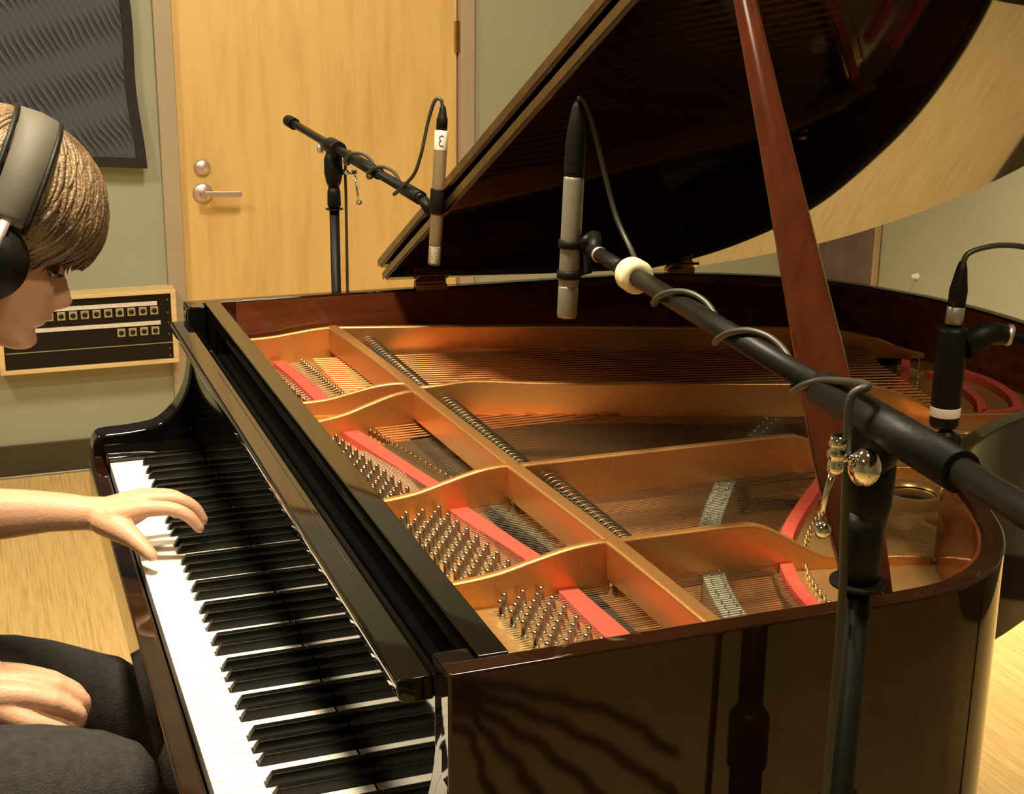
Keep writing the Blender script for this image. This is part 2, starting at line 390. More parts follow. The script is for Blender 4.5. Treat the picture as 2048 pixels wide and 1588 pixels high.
# wall connector box
def wallbox():
    x0, x1, z0, z1 = -0.150, 0.384, 0.353, 0.588; yf = 2.715
    r = empty('connector_box', ((x0 + x1) / 2, YB, z0)); tag(r, 'wall connector box with pale wood frame and rows of round sockets', 'connector panel')
    t = .016
    f = MB().box(x0, x1, yf, YB, z1 - .012, z1).box(x0, x1, yf, YB, z0, z0 + .013).box(x0, x0 + .016, yf, YB, z0 + .013, z1 - .012).box(x1 - t, x1, yf, YB, z0 + .013, z1 - .012)
    f.build('frame', M['maple'], r, .0015)
    p = MB().box(x0 + .016, x1 - t, yf + .010, yf + .018, z0 + .013, z1 - .012).build('panel', M['panel_black'], r)
    MB().box(x0 + .02, x1 - t, yf + .006, yf + .011, .417, .419).build('seam', M['jack'], p)
    n = 0
    def jack(x, z):
        j = MB()
        j.prism([(x - .0120, z - .0128), (x + .0120, z - .0128), (x + .0120, z + .0128), (x - .0120, z + .0128)], yf + .006, yf + .011, 'y')
        o = j.build('socket', M['jack'], r, .001)
        MB().lathe([(.0078, 0), (.0078, .0015), (.004, .002)], (x, yf + .006, z), (0, -1, 0), 18).build('socket_hole', M['hole'], o)
    for k in range(13): jack(.3165 - .0347 * k, .5240)
    for k in range(4): jack(.3165 - .0345 * k, .4595)
    MB().box(x0 + .03, .326, yf + .007, yf + .010, .5405, .553).build('label_strip', M['strip'], r)
    MB().box(-.072, .334, yf + .007, yf + .010, .478, .4905).build('label_strip', M['strip'], r)
    for x in (x1 - .026,):
        for z in (.375, .40, .445, .482, .515, .555):
            MB().lathe([(.0022, 0), (.0018, .0012)], (x, yf + .010, z), (0, -1, 0), 10).build('screw', M['jack'], r)
    rebase(r)
wallbox()

# purple-grey panel and white door stop on the far right of the back wall
pn = empty('wall_panel', (XR, 2.62, .13)); tag(pn, 'dull purple grey panel in the room corner seen below the raised lid', 'panel')
MB().box(XR - .028, XR - .006, 2.452, YB - .004, .13, 1.9).build('panel_face', M['purple'], pn, .003)
MB().box(XR - .030, XR - .006, 2.446, 2.452, .13, 1.9).build('edge_strip', M['hairline'], pn, .001)
rebase(pn)
ws = empty('wall_stop', (XR, 2.231, .577)); tag(ws, 'small white round door stop on the wall at far right', 'door stop')
MB().lathe([(.012, 0), (.012, .003), (.0085, .006), (.0085, .018), (.005, .022), (.001, .023)], (XR, 2.231, .577), (-1, 0, 0), 20).build('stop_button', M['tape'], ws)
rebase(ws)

# ------------------------------------------------------------------ grand piano
P0 = empty('grand_piano', (0.7, 0, 0)); tag(P0, 'glossy dark grand piano with raised lid and gold iron plate', 'piano')
HR = 0.973
rim_out = [(.148, -.724), (.40, -.7245), (.594, -.7245), (.665, -.708), (.722, -.672), (.768, -.620), (.802, -.558), (.845, -.468), (.905, -.392), (.989, -.335), (1.10, -.285), (1.25, -.205), (1.37, -.09), (1.432, .03), (1.448, .157), (1.438, .30), (1.402, .423), (1.326, .563), (1.20, .662), (1.071, .716), (.95, .732), (.5, .733), (.148, .732)]
RO = [Vector((x, y, 0)) for x, y in rim_out]
RO = catmull(RO, 8)
def offset(P, g):
    out = []
    for i, p in enumerate(P):
        a = P[max(i - 1, 0)]; b = P[min(i + 1, len(P) - 1)]; t = (b - a).normalized()
        out.append(p + Vector((t.y, -t.x, 0)) * g)
    return out
def ribbon(Po, Pi, z0, z1):
    b = MB(); n = len(Po); vs = []
    for a, c in zip(Po, Pi): vs += [(a.x, a.y, z0), (a.x, a.y, z1), (c.x, c.y, z1), (c.x, c.y, z0)]
    fs = []
    for i in range(n - 1):
        for k in range(4): fs.append((i * 4 + k, i * 4 + (k + 1) % 4, (i + 1) * 4 + (k + 1) % 4, (i + 1) * 4 + k))
    b.add(vs, fs, False); b.f.append([0, 1, 2, 3]); b.sm.append(False); b.f.append([4 * (n - 1) + k for k in (3, 2, 1, 0)]); b.sm.append(False)
    return b
RI = offset(RO, -0.022)
b = ribbon(RO, RI, .665, HR); rim = b.build('rim', M['lacquer'], P0, 0.003, 3)
# inner mahogany lining with a small ledge
RL0 = offset(RO, -0.0225); RL1 = offset(RO, -0.026)
ribbon(RL0[8:-2], RL1[8:-2], .80, HR - .004).build('rim_lining', M['lacquer_red'], P0)
# arms (cheeks) with the curved front
arm = [(.1795, HR - .0006), (.1472, HR - .0006), (.1495, .93), (.1495, .885), (.142, .84), (.127, .806), (.105, .782), (.082, .769), (.04, .764), (.0, .7625), (-.014, .757), (-.021, .742), (-.022, .70), (-.018, .6656), (.1795, .6656)]
arm_s = []
cv = catmull([Vector((x, z, 0)) for x, z in arm[1:14]], 4)
arm_poly = [arm[0]] + [(p.x, p.y) for p in cv] + [arm[14]]
MB().prism(arm_poly, -.7240, -.6795, 'y').build('arm', M['black_lacquer'], P0, .004, 3)
MB().prism(arm_poly, .682, .7318, 'y').build('arm', M['black_lacquer'], P0, .004, 3)
# key blocks
for y0, y1 in ((.6135, .682), (-.6795, -.6135)):
    MB().box(-.004, .149, y0, y1, .70, .744).build('key_block', M['black_lacquer'], P0, .004, 3)
# keybed and key slip
MB().box(-.026, .30, -.6795, .682, .622, .70).build('keybed', M['lacquer'], P0, .004)
MB().box(-.030, -.004, -.6795, .682, .640, .724).build('key_slip', M['lacquer'], P0, .004, 3)
# fallboard, rail, cavity and stretcher
MB().box(.151, .166, -.679, .682, .7375, .932).build('fallboard', M['black_lacquer'], P0, .001)
rp = [(.1185, .942), (.1190, .9482), (.1210, .950), (.1475, .950), (.152, .9465), (.154, .938), (.150, .928), (.128, .927), (.121, .931)]
rl = MB().prism(rp, -.677, .680, 'y').build('fallboard_rail', M['black_lacquer'], P0, .0015)
MB().box(.1405, .1417, -.45, .33, .9498, .9504).build('hinge_line', M['dark'], rl)
MB().box(.166, .182, -.679, .682, .80, .885).build('action_cover', M['dark'], P0)
MB().box(.180, .2065, -.702, .708, .86, HR + .001).build('stretcher', M['black_lacquer'], P0, .0015)
# keys
def white_poly(k, y1, w):
    # cutouts for the sharps; k = pitch class letter; y1 is the bass edge
    g = .0005; ya, yb = y1 - g, y1 - w + g
    cut = {'C': (0, .0085), 'D': (.0045, .0045), 'E': (.0085, 0), 'F': (0, .009), 'G': (.0035, .0065), 'A': (.0065, .0035), 'B': (.009, 0), 'A0': (0, .0035), 'C8': (0, 0)}[k]
    return [(0, ya), (0, yb), (.0492, yb), (.0492, yb + cut[1]), (.1505, yb + cut[1]), (.1505, ya - cut[0]), (.0492, ya - cut[0]), (.0492, ya)]
WK = 0.0235; y = .611; names = ['A', 'B'] + list('CDEFGAB') * 7 + ['C']
for i, nme in enumerate(names):
    key = nme
    if i == 0: key = 'A0'
    if i == 51: key = 'C8'
    yy = y - i * WK
    MB().prism(white_poly(key, yy, WK), .712, .735).build('white_key', M['ivory'], P0, .0007, 2)
bk = []
def black(yc):
    wb, wt = .0058, .0046; b = MB()
    pr = [(.0505, .7345), (.0515, .7385), (.0575, .7468), (.1505, .7468), (.1505, .7345)]
    vs = []
    for s_ in (-1, 1):
        for (x, z) in pr:
            t = (z - .7345) / .0123; ww = wb * (1 - t) + wt * t
            vs.append((x, yc + s_ * ww, z))
    n = 5; fs = [list(range(n)), list(range(n, 2 * n))[::-1]] + [(i, n + i, n + (i + 1) % n, (i + 1) % n) for i in range(n)]
    b.add(vs, fs); b.build('black_key', M['ebony'], P0, .0008, 2)
black(.611 - .0205)
for k in range(7):
    for o_ in (.021, .0495, .0915, .119, .1465): black(.611 - .047 - .1645 * k - o_)
# bottom/soundboard
def inside(pts): return pts
SB = [(p.x, p.y) for p in offset(RO, -0.0262)]
MB().prism([(p[0], p[1]) for p in SB if p[0] > .3] and [(.30, -.69)] + [q for q in SB if q[0] > .31] + [(.30, .70)], .790, .798).build('soundboard', M['soundboard'], P0)
MB().box(.21, .30, -.695, .700, .70, .80).build('action_block', M['dark'], P0)

# --- the cast iron plate
plate = MB().box(.204, .393, -.697, .702, .838, .862).build('iron_plate', M['plate_web'], P0, .002)
def wall(pts, zb, th, name, m=M['plate'], parent=None, bev=.0035, dens=6):
    """pts: (x, y, ztop)"""
    P = catmull([Vector(p) for p in pts], dens); b = MB(); vs = []; n = len(P)
    for i, p in enumerate(P):
        a = P[max(i - 1, 0)]; c = P[min(i + 1, n - 1)]; t = Vector((c.x - a.x, c.y - a.y, 0)).normalized(); nn = Vector((-t.y, t.x, 0)) * th / 2
        zt = p.z; z0 = zb
        vs += [(p.x + nn.x, p.y + nn.y, z0), (p.x + nn.x, p.y + nn.y, zt), (p.x - nn.x, p.y - nn.y, zt), (p.x - nn.x, p.y - nn.y, z0)]
    fs = []
    for i in range(n - 1):
        for k in range(4): fs.append((i * 4 + k, i * 4 + (k + 1) % 4, (i + 1) * 4 + (k + 1) % 4, (i + 1) * 4 + k))
    b.add(vs, fs, False); b.f.append([3, 2, 1, 0]); b.sm.append(False); b.f.append([4 * (n - 1) + k for k in range(4)]); b.sm.append(False)
    return b.build(name, m, parent or plate, bev, 3)
# cross bar
wall([(.398, .695, .921), (.408, .55, .921), (.420, .262, .921), (.433, -.121, .921), (.445, -.39, .921), (.449, -.613, .921), (.451, -.697, .921)], .8765, .020, 'cross_bar')
# front ribs with the S-curved tops
def rib(y0, y1, xs, name='rib', zf=.893):
    xm = xs; pts = []
    for t, z in ((0, .886), (.25, .887), (.45, .893), (.62, .905), (.78, .916), (.9, .9205), (1.0, .921)):
        z = zf + (z - .886) * (.921 - zf) / .035
        x = .205 + (xm - .205) * t; pts.append((x, y0 + (y1 - y0) * t, z))
    wall(pts, .858, .011, name)
rib(.690, .684, .405, zf=.909)
rib(.342, .292, .415)
rib(.222, .248, .420)
rib(-.118, -.116, .430)
rib(-.380, -.388, .442)
# shallow bright trough between the paired ribs
MB().prism([(.206, .337), (.206, .226), (.33, .236), (.405, .255), (.405, .290), (.30, .312)], .860, .872).build('trough', M['plate'], plate, .004, 3)
# struts running to the tail; they sink into low ridges on the tail web
TZ = .862
wall([(.398, .684, .921), (.60, .628, .921), (.90, .528, .920), (1.2, .424, .918), (1.30, .390, .905), (1.36, .368, .885), (1.41, .352, .872)], .862, .012, 'strut')
wall([(.422, .262, .921), (.46, .256, .924), (.51, .252, .9265), (.60, .228, .922), (.70, .196, .921), (.90, .128, .921), (1.06, .075, .920), (1.11, .058, .912), (1.16, .04, .893), (1.20, .026, .874), (1.32, -.006, .872)], .855, .012, 'strut')
wall([(.435, -.121, .921), (.55, -.121, .921), (.70, -.122, .921), (.815, -.122, .921), (.845, -.125, .917), (.88, -.131, .900), (.92, -.142, .878), (.96, -.155, .873), (1.04, -.18, .872), (1.12, -.20, .872)], .855, .012, 'strut')
wall([(.447, -.390, .921), (.53, -.390, .921), (.60, -.391, .920), (.63, -.393, .914), (.665, -.398, .895), (.70, -.405, .877), (.74, -.412, .872), (.80, -.428, .871), (.83, -.436, .868)], .853, .012, 'strut')
# tail web
hitch = [(.598, -.695), (.603, -.60), (.613, -.50), (.640, -.41), (.690, -.325), (.760, -.245), (.855, -.150), (.945, -.06), (1.05, .035), (1.15, .12), (1.24, .21), (1.31, .30), (1.375, .385)]
HC = catmull([Vector((x, y_, 0)) for x, y_ in hitch], 6)
RW = offset(RO, -0.0265)
tail = [p for i, p in enumerate(RW) if p.x > .60 and p.y < .40]
outer = [(p.x, p.y) for p in HC] + [(p.x, p.y) for p in reversed(tail)]
holes = [(.948, -.238, .034), (1.175, -.075, .036), (.72, -.58, .022)]
web = curve_plate('tail_web', outer, [circle(*h_) for h_ in holes[:2]], .845, .859, M['plate_web'], plate, .003)
for hx, hy, hr in holes[:2]:
    rg = MB(); prof = [(hr - .002, .860), (hr + .003, .867), (hr + .011, .8655), (hr + .020, .8600), (hr + .030, .8570)]
    seg = 48; vs = [(hx + r_ * math.cos(2 * PI * k / seg), hy + r_ * math.sin(2 * PI * k / seg), z) for r_, z in prof for k in range(seg)]
    fs = [(i * seg + k, i * seg + (k + 1) % seg, (i + 1) * seg + (k + 1) % seg, (i + 1) * seg + k) for i in range(len(prof) - 1) for k in range(seg)]
    rg.add(vs, fs, True); hr_o = rg.build('hole_rim', M['plate_web'], plate)
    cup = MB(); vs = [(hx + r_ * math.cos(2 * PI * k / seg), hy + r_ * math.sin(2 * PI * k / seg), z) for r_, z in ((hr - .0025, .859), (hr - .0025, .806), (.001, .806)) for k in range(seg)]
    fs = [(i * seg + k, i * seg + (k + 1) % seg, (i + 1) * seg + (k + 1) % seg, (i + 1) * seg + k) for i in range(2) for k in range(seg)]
    cup.add(vs, fs, True); cup.build('hole_shade_cup', M['dark'], plate)  # added black cup, its colour stands in for shade inside the hole
# round boss with nose bolt, small screws
def mound(cx, cy, R_, hh, z0=.856, name='boss', m=M['plate_web']):
    pr = [(R_ * t, z0 + hh * (0.5 + 0.5 * math.cos(PI * t))) for t in [i / 10 for i in range(10, -1, -1)]]
    b = MB(); seg = 40; vs = [(cx + r_ * math.cos(2 * PI * k / seg), cy + r_ * math.sin(2 * PI * k / seg), z) for r_, z in pr for k in range(seg)]
    fs = [(i * seg + k, i * seg + (k + 1) % seg, (i + 1) * seg + (k + 1) % seg, (i + 1) * seg + k) for i in range(len(pr) - 1) for k in range(seg)]
    b.add(vs, fs, True); return b.build(name, m, plate)
mound(.815, -.27, .060, .010)
mound(.93, -.33, .05, .006)
mound(1.05, -.23, .045, .006)
for x_, y_ in ((.822, -.232), (.845, -.445), (.905, -.375), (.70, -.62)):
    MB().lathe([(.011, 0), (.011, .004), (.007, .005), (.007, .013), (.005, .016), (.001, .0165)], (x_, y_, .859), (0, 0, 1), 20).build('plate_bolt', M['brass'], plate)
# --- tuning pins
pin_mesh = None
def pin_geo(x, y_, b):
    ax = Vector((-.10, 0, 1)).normalized()
    b.lathe([(.0034, -.004), (.0034, .010), (.0030, .0105), (.0030, .0225), (.0024, .0245), (.0005, .0250)], (x, y_, .858), ax, 12)
def coil(x, y_, b): b.lathe([(.0044, .003), (.0047, .0045), (.0044, .0075), (.0038, .009)], (x, y_, .858), (-.1, 0, 1), 10)
pb = MB(); pin_geo(0, 0, pb); coil(0, 0, pb)
first = pb.build('tuning_pin', M['pin'], plate); pm = first.data
pins = []
def lattice(x0, y0, sx, sy, ks, js, dx, dy, ok):
    for k in ks:
        for j in js:
            x_ = x0 + sx * k - dx * j; y_ = y0 - sy * k - dy * j
            if ok(x_, y_): pins.append((x_, y_))
lattice(.357, -.399, .0022, .0268, range(-3, 11), range(6), .0096, .0143, lambda x_, y_: -.690 < y_ < -.392 and x_ > .295 - (y_ + .39) * .05)
lattice(.329, -.133, .0030, .0266, range(-3, 10), range(7), .0092, .0145, lambda x_, y_: -.368 < y_ < -.128 and x_ > .236)
lattice(.277, .213, .0032, .0243, range(-2, 14), range(5), .0076, .0137, lambda x_, y_: -.104 < y_ < .212 and x_ > .222)
lattice(.262, .655, .0018, .0300, range(0, 12), range(2), .012, .013, lambda x_, y_: y_ > .36)
pins = [(x_ + .003, y_) for x_, y_ in pins]
pins.sort(key=lambda p: (p[0] - CAM.x) ** 2 + (p[1] - CAM.y) ** 2)
first.location = (pins[0][0], pins[0][1], 0)
for x_, y_ in pins[1:100]:
    o = first.copy(); C.objects.link(o); o.parent = plate; o.location = (x_, y_, 0)
rb = MB()
for x_, y_ in pins[100:]: pin_geo(x_, y_, rb); coil(x_, y_, rb)
tag(rb.build('far_tuning_pins', M['pin'], plate), kind='stuff')
# --- felt strips and agraffes
def strip_between(A, B, z0, z1, name, m, parent=plate, bev=.001):
    A = catmull([Vector(p + (0,)) for p in A], 6); B = catmull([Vector(p + (0,)) for p in B], 6)
    poly = [(p.x, p.y) for p in A] + [(p.x, p.y) for p in reversed(B)]
    return MB().prism(poly, z0, z1).build(name, m, parent, bev)
strip_between([(.380, -.367), (.380, -.44), (.382, -.52), (.392, -.692)], [(.402, -.367), (.405, -.44), (.409, -.52), (.415, -.692)], .858, .8722, 'red_felt', M['red_felt'])
strip_between([(.344, -.098), (.352, -.16), (.368, -.24), (.382, -.325), (.384, -.345)], [(.368, -.098), (.378, -.16), (.390, -.24), (.400, -.30), (.404, -.345)], .858, .8722, 'red_felt', M['red_felt'])
strip_between([(.296, .252), (.312, .16), (.330, .06), (.346, -.026), (.357, -.082)], [(.322, .252), (.336, .16), (.352, .06), (.367, -.026), (.378, -.082)], .858, .8722, 'red_felt', M['red_felt'])
strip_between([(.285, .662), (.292, .58), (.298, .48), (.302, .34)], [(.305, .662), (.314, .58), (.322, .48), (.328, .34)], .858, .8722, 'red_felt', M['red_felt'])
ag = MB()
def agraffe(x, y_): MB.box(ag, x - .0035, x + .0035, y_ - .003, y_ + .003, .853, .874)
agl = []
for i in range(22): agl.append((.341 + .0028 * i * .95, .225 - i * .0138))
for i in range(24): agl.append((.335 + .0009 * i, .655 - i * .0142))
for x_, y_ in agl:
    MB().lathe([(.0036, 0), (.0036, .007), (.0026, .010), (.0026, .0145)], (x_, y_, .860), (0, 0, 1), 8).build('agraffe', M['brass'], plate)
strip_between([(.398, -.105), (.404, -.16), (.414, -.24), (.420, -.34)], [(.412, -.105), (.418, -.16), (.428, -.24), (.434, -.34)], .868, .8695, 'capo_felt', M['green_felt'])
# --- strings (three wires a note in the treble, copper-wound singles in the bass)
st = MB(); cu_ = MB()
def hx_at(y_):
    # x of the hitch line for a given y
    best = min(HC, key=lambda p: abs(p.y - y_)); return best.x
ZS = .8705
def wire(b, A, B, r_): b.tube([A, B], r_, 4, False)
def splay(y0):
    # treble strings drift slightly towards the bass side going back
    return y0
n3 = 0
for i in range(58):
    yk = -.400 - i * .0051
    if yk < -.69: break
    wire(st, (.30, yk, .862), (.385, yk, ZS), .0006); wire(st, (.385, yk, ZS), (hx_at(yk), yk, ZS - .003), .0006)
for i in range(46):
    yk = -.128 - i * .0052; y2 = yk + .02
    wire(st, (.315, yk - .004, .862), (.36, yk, ZS), .0006); wire(st, (.36, yk, ZS), (hx_at(min(y2, -.10)), y2, ZS - .003), .0006)
for i in range(60):
    yk = .155 - i * .0045; y2 = yk + .13 * (1 - i / 60) + .03
    if yk < -.105: break
    wire(st, (.285, yk - .003, .860), (.335, yk, ZS), .0006); wire(st, (.335, yk, ZS), (hx_at(y2), y2, ZS - .003), .0007)
for i in range(6):
    yk = .232 - i * .0115; wire(cu_, (.35, yk, ZS + .001), (1.22, yk + .02, ZS), .0017)
for i in range(26):
    yk = .645 - i * .0130
    if yk < .305: break
    wire(st, (.27, yk, .861), (.345, yk, ZS + .003), .0009)
    ye = yk - .18 - i * .004; wire(cu_, (.352, yk, ZS + .004), (1.30 - .004 * i, ye, ZS + .012), .0021)
tag(st.build('steel_strings', M['string'], P0), kind='stuff')
tag(cu_.build('copper_strings', M['copper'], P0), kind='stuff')
# --- bridges
def bridge(P, wd, zt, name):
    A = catmull([Vector(p + (0,)) for p in P], 6); L = []; Rr = []
    for i, p in enumerate(A):
        a = A[max(i - 1, 0)]; c = A[min(i + 1, len(A) - 1)]; t = (c - a).normalized(); n_ = Vector((-t.y, t.x, 0)) * wd / 2
        L.append(p + n_); Rr.append(p - n_)
    poly = [(p.x, p.y) for p in L] + [(p.x, p.y) for p in reversed(Rr)]
    o = MB().prism(poly, .798, zt - .003).build(name, M['bridge_side'], P0, .001)
    MB().prism(poly, zt - .003, zt).build('bridge_cap', M['bridge'], o, .001)
    pn_ = MB()
    s_ = 0
    for i in range(0, len(A)):
        for q in (L[i] * .75 + Rr[i] * .25, L[i] * .25 + Rr[i] * .75): pn_.lathe([(.0012, 0), (.0012, .004)], (q.x, q.y, zt), (0, 0, 1), 6)
    tag(pn_.build('bridge_pins', M['steel'], o), kind='stuff')
bridge([(.500, -.685), (.515, -.60), (.535, -.50), (.558, -.42), (.590, -.345), (.635, -.262), (.70, -.170), (.765, -.085), (.85, .01), (.95, .11), (1.05, .20), (1.12, .27)], .026, .8665, 'long_bridge')
bridge([(1.06, .60), (1.16, .50), (1.24, .40), (1.28, .33)], .030, .8790, 'bass_bridge')
# back felt and hitch pins along the tail web
def shifted(P, g):
    out = []
    for i, p in enumerate(P):
        a = P[max(i - 1, 0)]; c = P[min(i + 1, len(P) - 1)]; t = (c - a).normalized(); out.append(p + Vector((t.y, -t.x, 0)) * g)
    return out
A1 = shifted(HC, .004); A2 = shifted(HC, .020)
MB().prism([(p.x, p.y) for p in A1] + [(p.x, p.y) for p in reversed(A2)], .858, .8695).build('red_felt', M['red_felt'], plate, .001)
HP = shifted(HC, .036); hpb = []
for i in range(len(HP) - 1):
    a, c = HP[i], HP[i + 1]; L_ = (c - a).length; k = max(1, int(L_ / .011))
    for j in range(k): hpb.append(a.lerp(c, j / k))
hp0 = MB().lathe([(.0017, -.004), (.0017, .008), (.0024, .009), (.0010, .010)], (0, 0, .859), (-.3, 0, 1), 8).build('hitch_pin', M['steel'], plate)
hp0.location = (hpb[0].x, hpb[0].y, 0)
for q in hpb[1:98]:
    o = hp0.copy(); C.objects.link(o); o.parent = plate; o.location = (q.x, q.y, 0)
# bass hitch area felts at the tail
for P_, w_ in (([(1.335, .02), (1.372, .08), (1.398, .17), (1.392, .26)], .016), ([(1.265, .02), (1.305, .08), (1.335, .17), (1.335, .25)], .014), ([(1.265, .02), (1.30, .012), (1.335, .02)], .012)):
    A = catmull([Vector(p + (0,)) for p in P_], 6); L = shifted(A, w_ / 2); Rr = shifted(A, -w_ / 2)
    MB().prism([(p.x, p.y) for p in L] + [(p.x, p.y) for p in reversed(Rr)], .859, .872).build('red_felt', M['red_felt'], plate, .001)
# --- dampers just behind the cross bar
dm = MB()
dm.prism([(.004, .874), (.004, .884), (.010, .889), (.030, .888), (.038, .882), (.038, .874)], -.0026, .0026, 'y')
dfirst = dm.build('damper', M['damper'], P0, .0012)
MB().box(.004, .038, -.0024, .0024, .8705, .8745).build('damper_felt', M['damper_felt'], dfirst)
dwm = catmull([Vector((-.002, .004, .886)), Vector((.006, .003, .9045)), Vector((.020, .001, .9065)), Vector((.036, -.003, .894)), Vector((.048, -.006, .876))], 4)
MB().tube(dwm, .0008, 6).build('damper_wire', M['string'], dfirst)
dl = [(.462 + .0 * i, -.135 - i * .0128) for i in range(19)] + [(.448 + .0 * i, .235 - i * .0133) for i in range(26)] + [(.436, .64 - i * .0150) for i in range(23)]
kids = [c_ for c_ in bpy.data.objects if c_.parent is dfirst]
dfirst.location = (dl[0][0], dl[0][1], 0)
for x_, y_ in dl[1:]:
    o = dfirst.copy(); C.objects.link(o); o.parent = P0; o.location = (x_, y_, 0)
    for kc in kids:
        c_ = kc.copy(); C.objects.link(c_); c_.parent = o
MB().box(.30, .44, -.69, .695, .800, .846).build('hammer_bed', M['dark'], P0)
# --- legs, lyre
for x_, y_ in ((.20, -.60), (.20, .60), (1.20, .05)):
    zt = .625 if x_ < 1 else .79
    lg = MB().prism([(x_ - .055, y_ - .055), (x_ + .055, y_ - .055), (x_ + .055, y_ + .055), (x_ - .055, y_ + .055)], zt - .06, zt)
    vs = [(x_ + sx * a, y_ + sy * a, z) for z, a in ((zt - .06, .05), (.09, .032)) for sx, sy in ((-1, -1), (1, -1), (1, 1), (-1, 1))]
    lg.add(vs, [(0, 1, 5, 4), (1, 2, 6, 5), (2, 3, 7, 6), (3, 0, 4, 7), (4, 5, 6, 7), (3, 2, 1, 0)])
    lo = lg.build('leg', M['lacquer'], P0, .003)
    cs = MB().lathe([(.03, 0), (.024, .03), (.014, .035)], (x_, y_, .058), (0, 0, 1), 16)
    cs.lathe([(.022, -.011), (.026, -.008), (.026, .008), (.022, .011)], (x_, y_, .026), (0, 1, 0), 20)
    cs.box(x_ - .006, x_ + .006, y_ - .016, y_ + .016, .024, .062)
    cs.build('caster', M['brass'], lo)
# case bottom beams hold the tail leg
MB().box(.28, 1.30, -.02, .12, .70, .79).build('back_beam', M['lacquer'], P0, .003)
ly = MB().box(.24, .30, -.11, -.09, .14, .64).box(.24, .30, .09, .11, .14, .64).box(.22, .32, -.14, .14, .10, .15)
lyo = ly.build('pedal_lyre', M['lacquer'], P0, .004)
for yy in (-.07, 0, .07):
    MB().prism([(.24, .118), (.10, .108), (.08, .098), (.09, .094), (.24, .108)], yy - .012, yy + .012, 'y').build('pedal', M['brass'], lyo, .003)

# --- lid, hinges, flap
TH = R(26.2); HY, HZ = .733, .9835; SAG = .020
def lidpt(x, s_, t=0.0):
    """x along the piano, s distance from the hinge line, t height above the underside"""
    return Vector((x, HY - s_ * math.cos(TH) - t * math.sin(TH) * -1 * -1, HZ + s_ * math.sin(TH) + t * math.cos(TH)))
def lid_map(x, y_, t):
    s_ = .735 - y_
    return (x, HY - s_ * math.cos(TH) + t * math.sin(TH), HZ - (x - .5) * SAG + s_ * math.sin(TH) + t * math.cos(TH))
LO = [p + Vector((0, -.10 * max(0, 1 - abs(p.x - 1.08) / .26), 0)) if p.y < 0 else p for p in offset(RO, 0.012)]
lo_pts = [(.505, -.738)] + [(p.x, p.y) for p in LO if p.x > .56 and not (p.y > .70 and p.x < 1.1)] + [(1.06, .722), (.505, .722)]
def slab(poly, t0, t1, name, m, parent, bev=.003):
    n = len(poly); vs = [lid_map(x, y_, t0) for x, y_ in poly] + [lid_map(x, y_, t1) for x, y_ in poly]
    fs = [list(range(n))[::-1], list(range(n, 2 * n))] + [(i, (i + 1) % n, n + (i + 1) % n, n + i) for i in range(n)]
    return MB().add(vs, fs).build(name, m, parent, bev, 3)
lid = slab(lo_pts, 0, .021, 'lid', M['black_lacquer'], P0)
flap = slab([(.500, -.738), (.86, -.738), (.86, .728), (.500, .728)], .025, .045, 'lid_flap', M['black_lacquer'], lid)
ledge = slab([(.5035, -.736), (.5052, -.736), (.5052, .733), (.5035, .733)], .005, .017, 'lid_edge', M['brass'], lid, 0)
ledge2 = slab([(.4985, -.736), (.5002, -.736), (.5002, .733), (.4985, .733)], .029, .041, 'lid_edge', M['brass'], flap, 0)
for x0 in (.560, 1.065):
    hb_ = MB().tube([(x0, .722, .980), (x0 + .058, .722, .980)], .0065, 14)
    hb_.box(x0, x0 + .058, .7095, .7125, .938, .979)
    hb_.box(x0, x0 + .058, .712, .728, .973, .977)
    n = 4; q = [lid_map(x0, .725, -.003), lid_map(x0 + .058, .725, -.003), lid_map(x0 + .058, .69, -.003), lid_map(x0, .69, -.003), lid_map(x0, .725, .0), lid_map(x0 + .058, .725, .0), lid_map(x0 + .058, .69, .0), lid_map(x0, .69, .0)]
    hb_.add(q, [(0, 3, 2, 1), (4, 5, 6, 7), (0, 1, 5, 4), (1, 2, 6, 5), (2, 3, 7, 6), (3, 0, 4, 7)])
    hb_.build('lid_hinge', M['brass'], P0, .001)
# prop stick
A = Vector((.560, -.700, .950)); B = Vector((.497, -.468, 1.5745))
def stick():
    ax = (B - A); L_ = ax.length; ax.normalize()
    side = ax.cross((CAM - A).normalized()).normalized(); nrm = side.cross(ax).normalized()
    b = MB(); prof = [(0, .019), (.10, .024), (.22, .0255), (.36, .0225), (.5, .0185), (.7, .0135), (.85, .0105), (.96, .0085), (1.0, .006)]
    P = []; vs = []; seg = 16
    for t, hw in prof:
        c = A.lerp(B, t)
        for k in range(seg):
            a = 2 * PI * k / seg; ca, sa = math.cos(a), math.sin(a)
            e = 0.65
            vs.append(c + side * hw * math.copysign(abs(ca) ** e, ca) + nrm * (.009 if t < .9 else .006) * math.copysign(abs(sa) ** e, sa))
    n = len(prof); fs = [(i * seg + k, i * seg + (k + 1) % seg, (i + 1) * seg + (k + 1) % seg, (i + 1) * seg + k) for i in range(n - 1) for k in range(seg)]
    fs += [list(range(seg))[::-1], [(n - 1) * seg + k for k in range(seg)]]
    b.add(vs, fs, True); o = b.build('prop_stick', M['stick'], P0)
    MB().box(.530, .590, -.704, -.694, .93, .966).build('prop_hinge', M['brass'], o, .002)
stick()
rebase(P0)

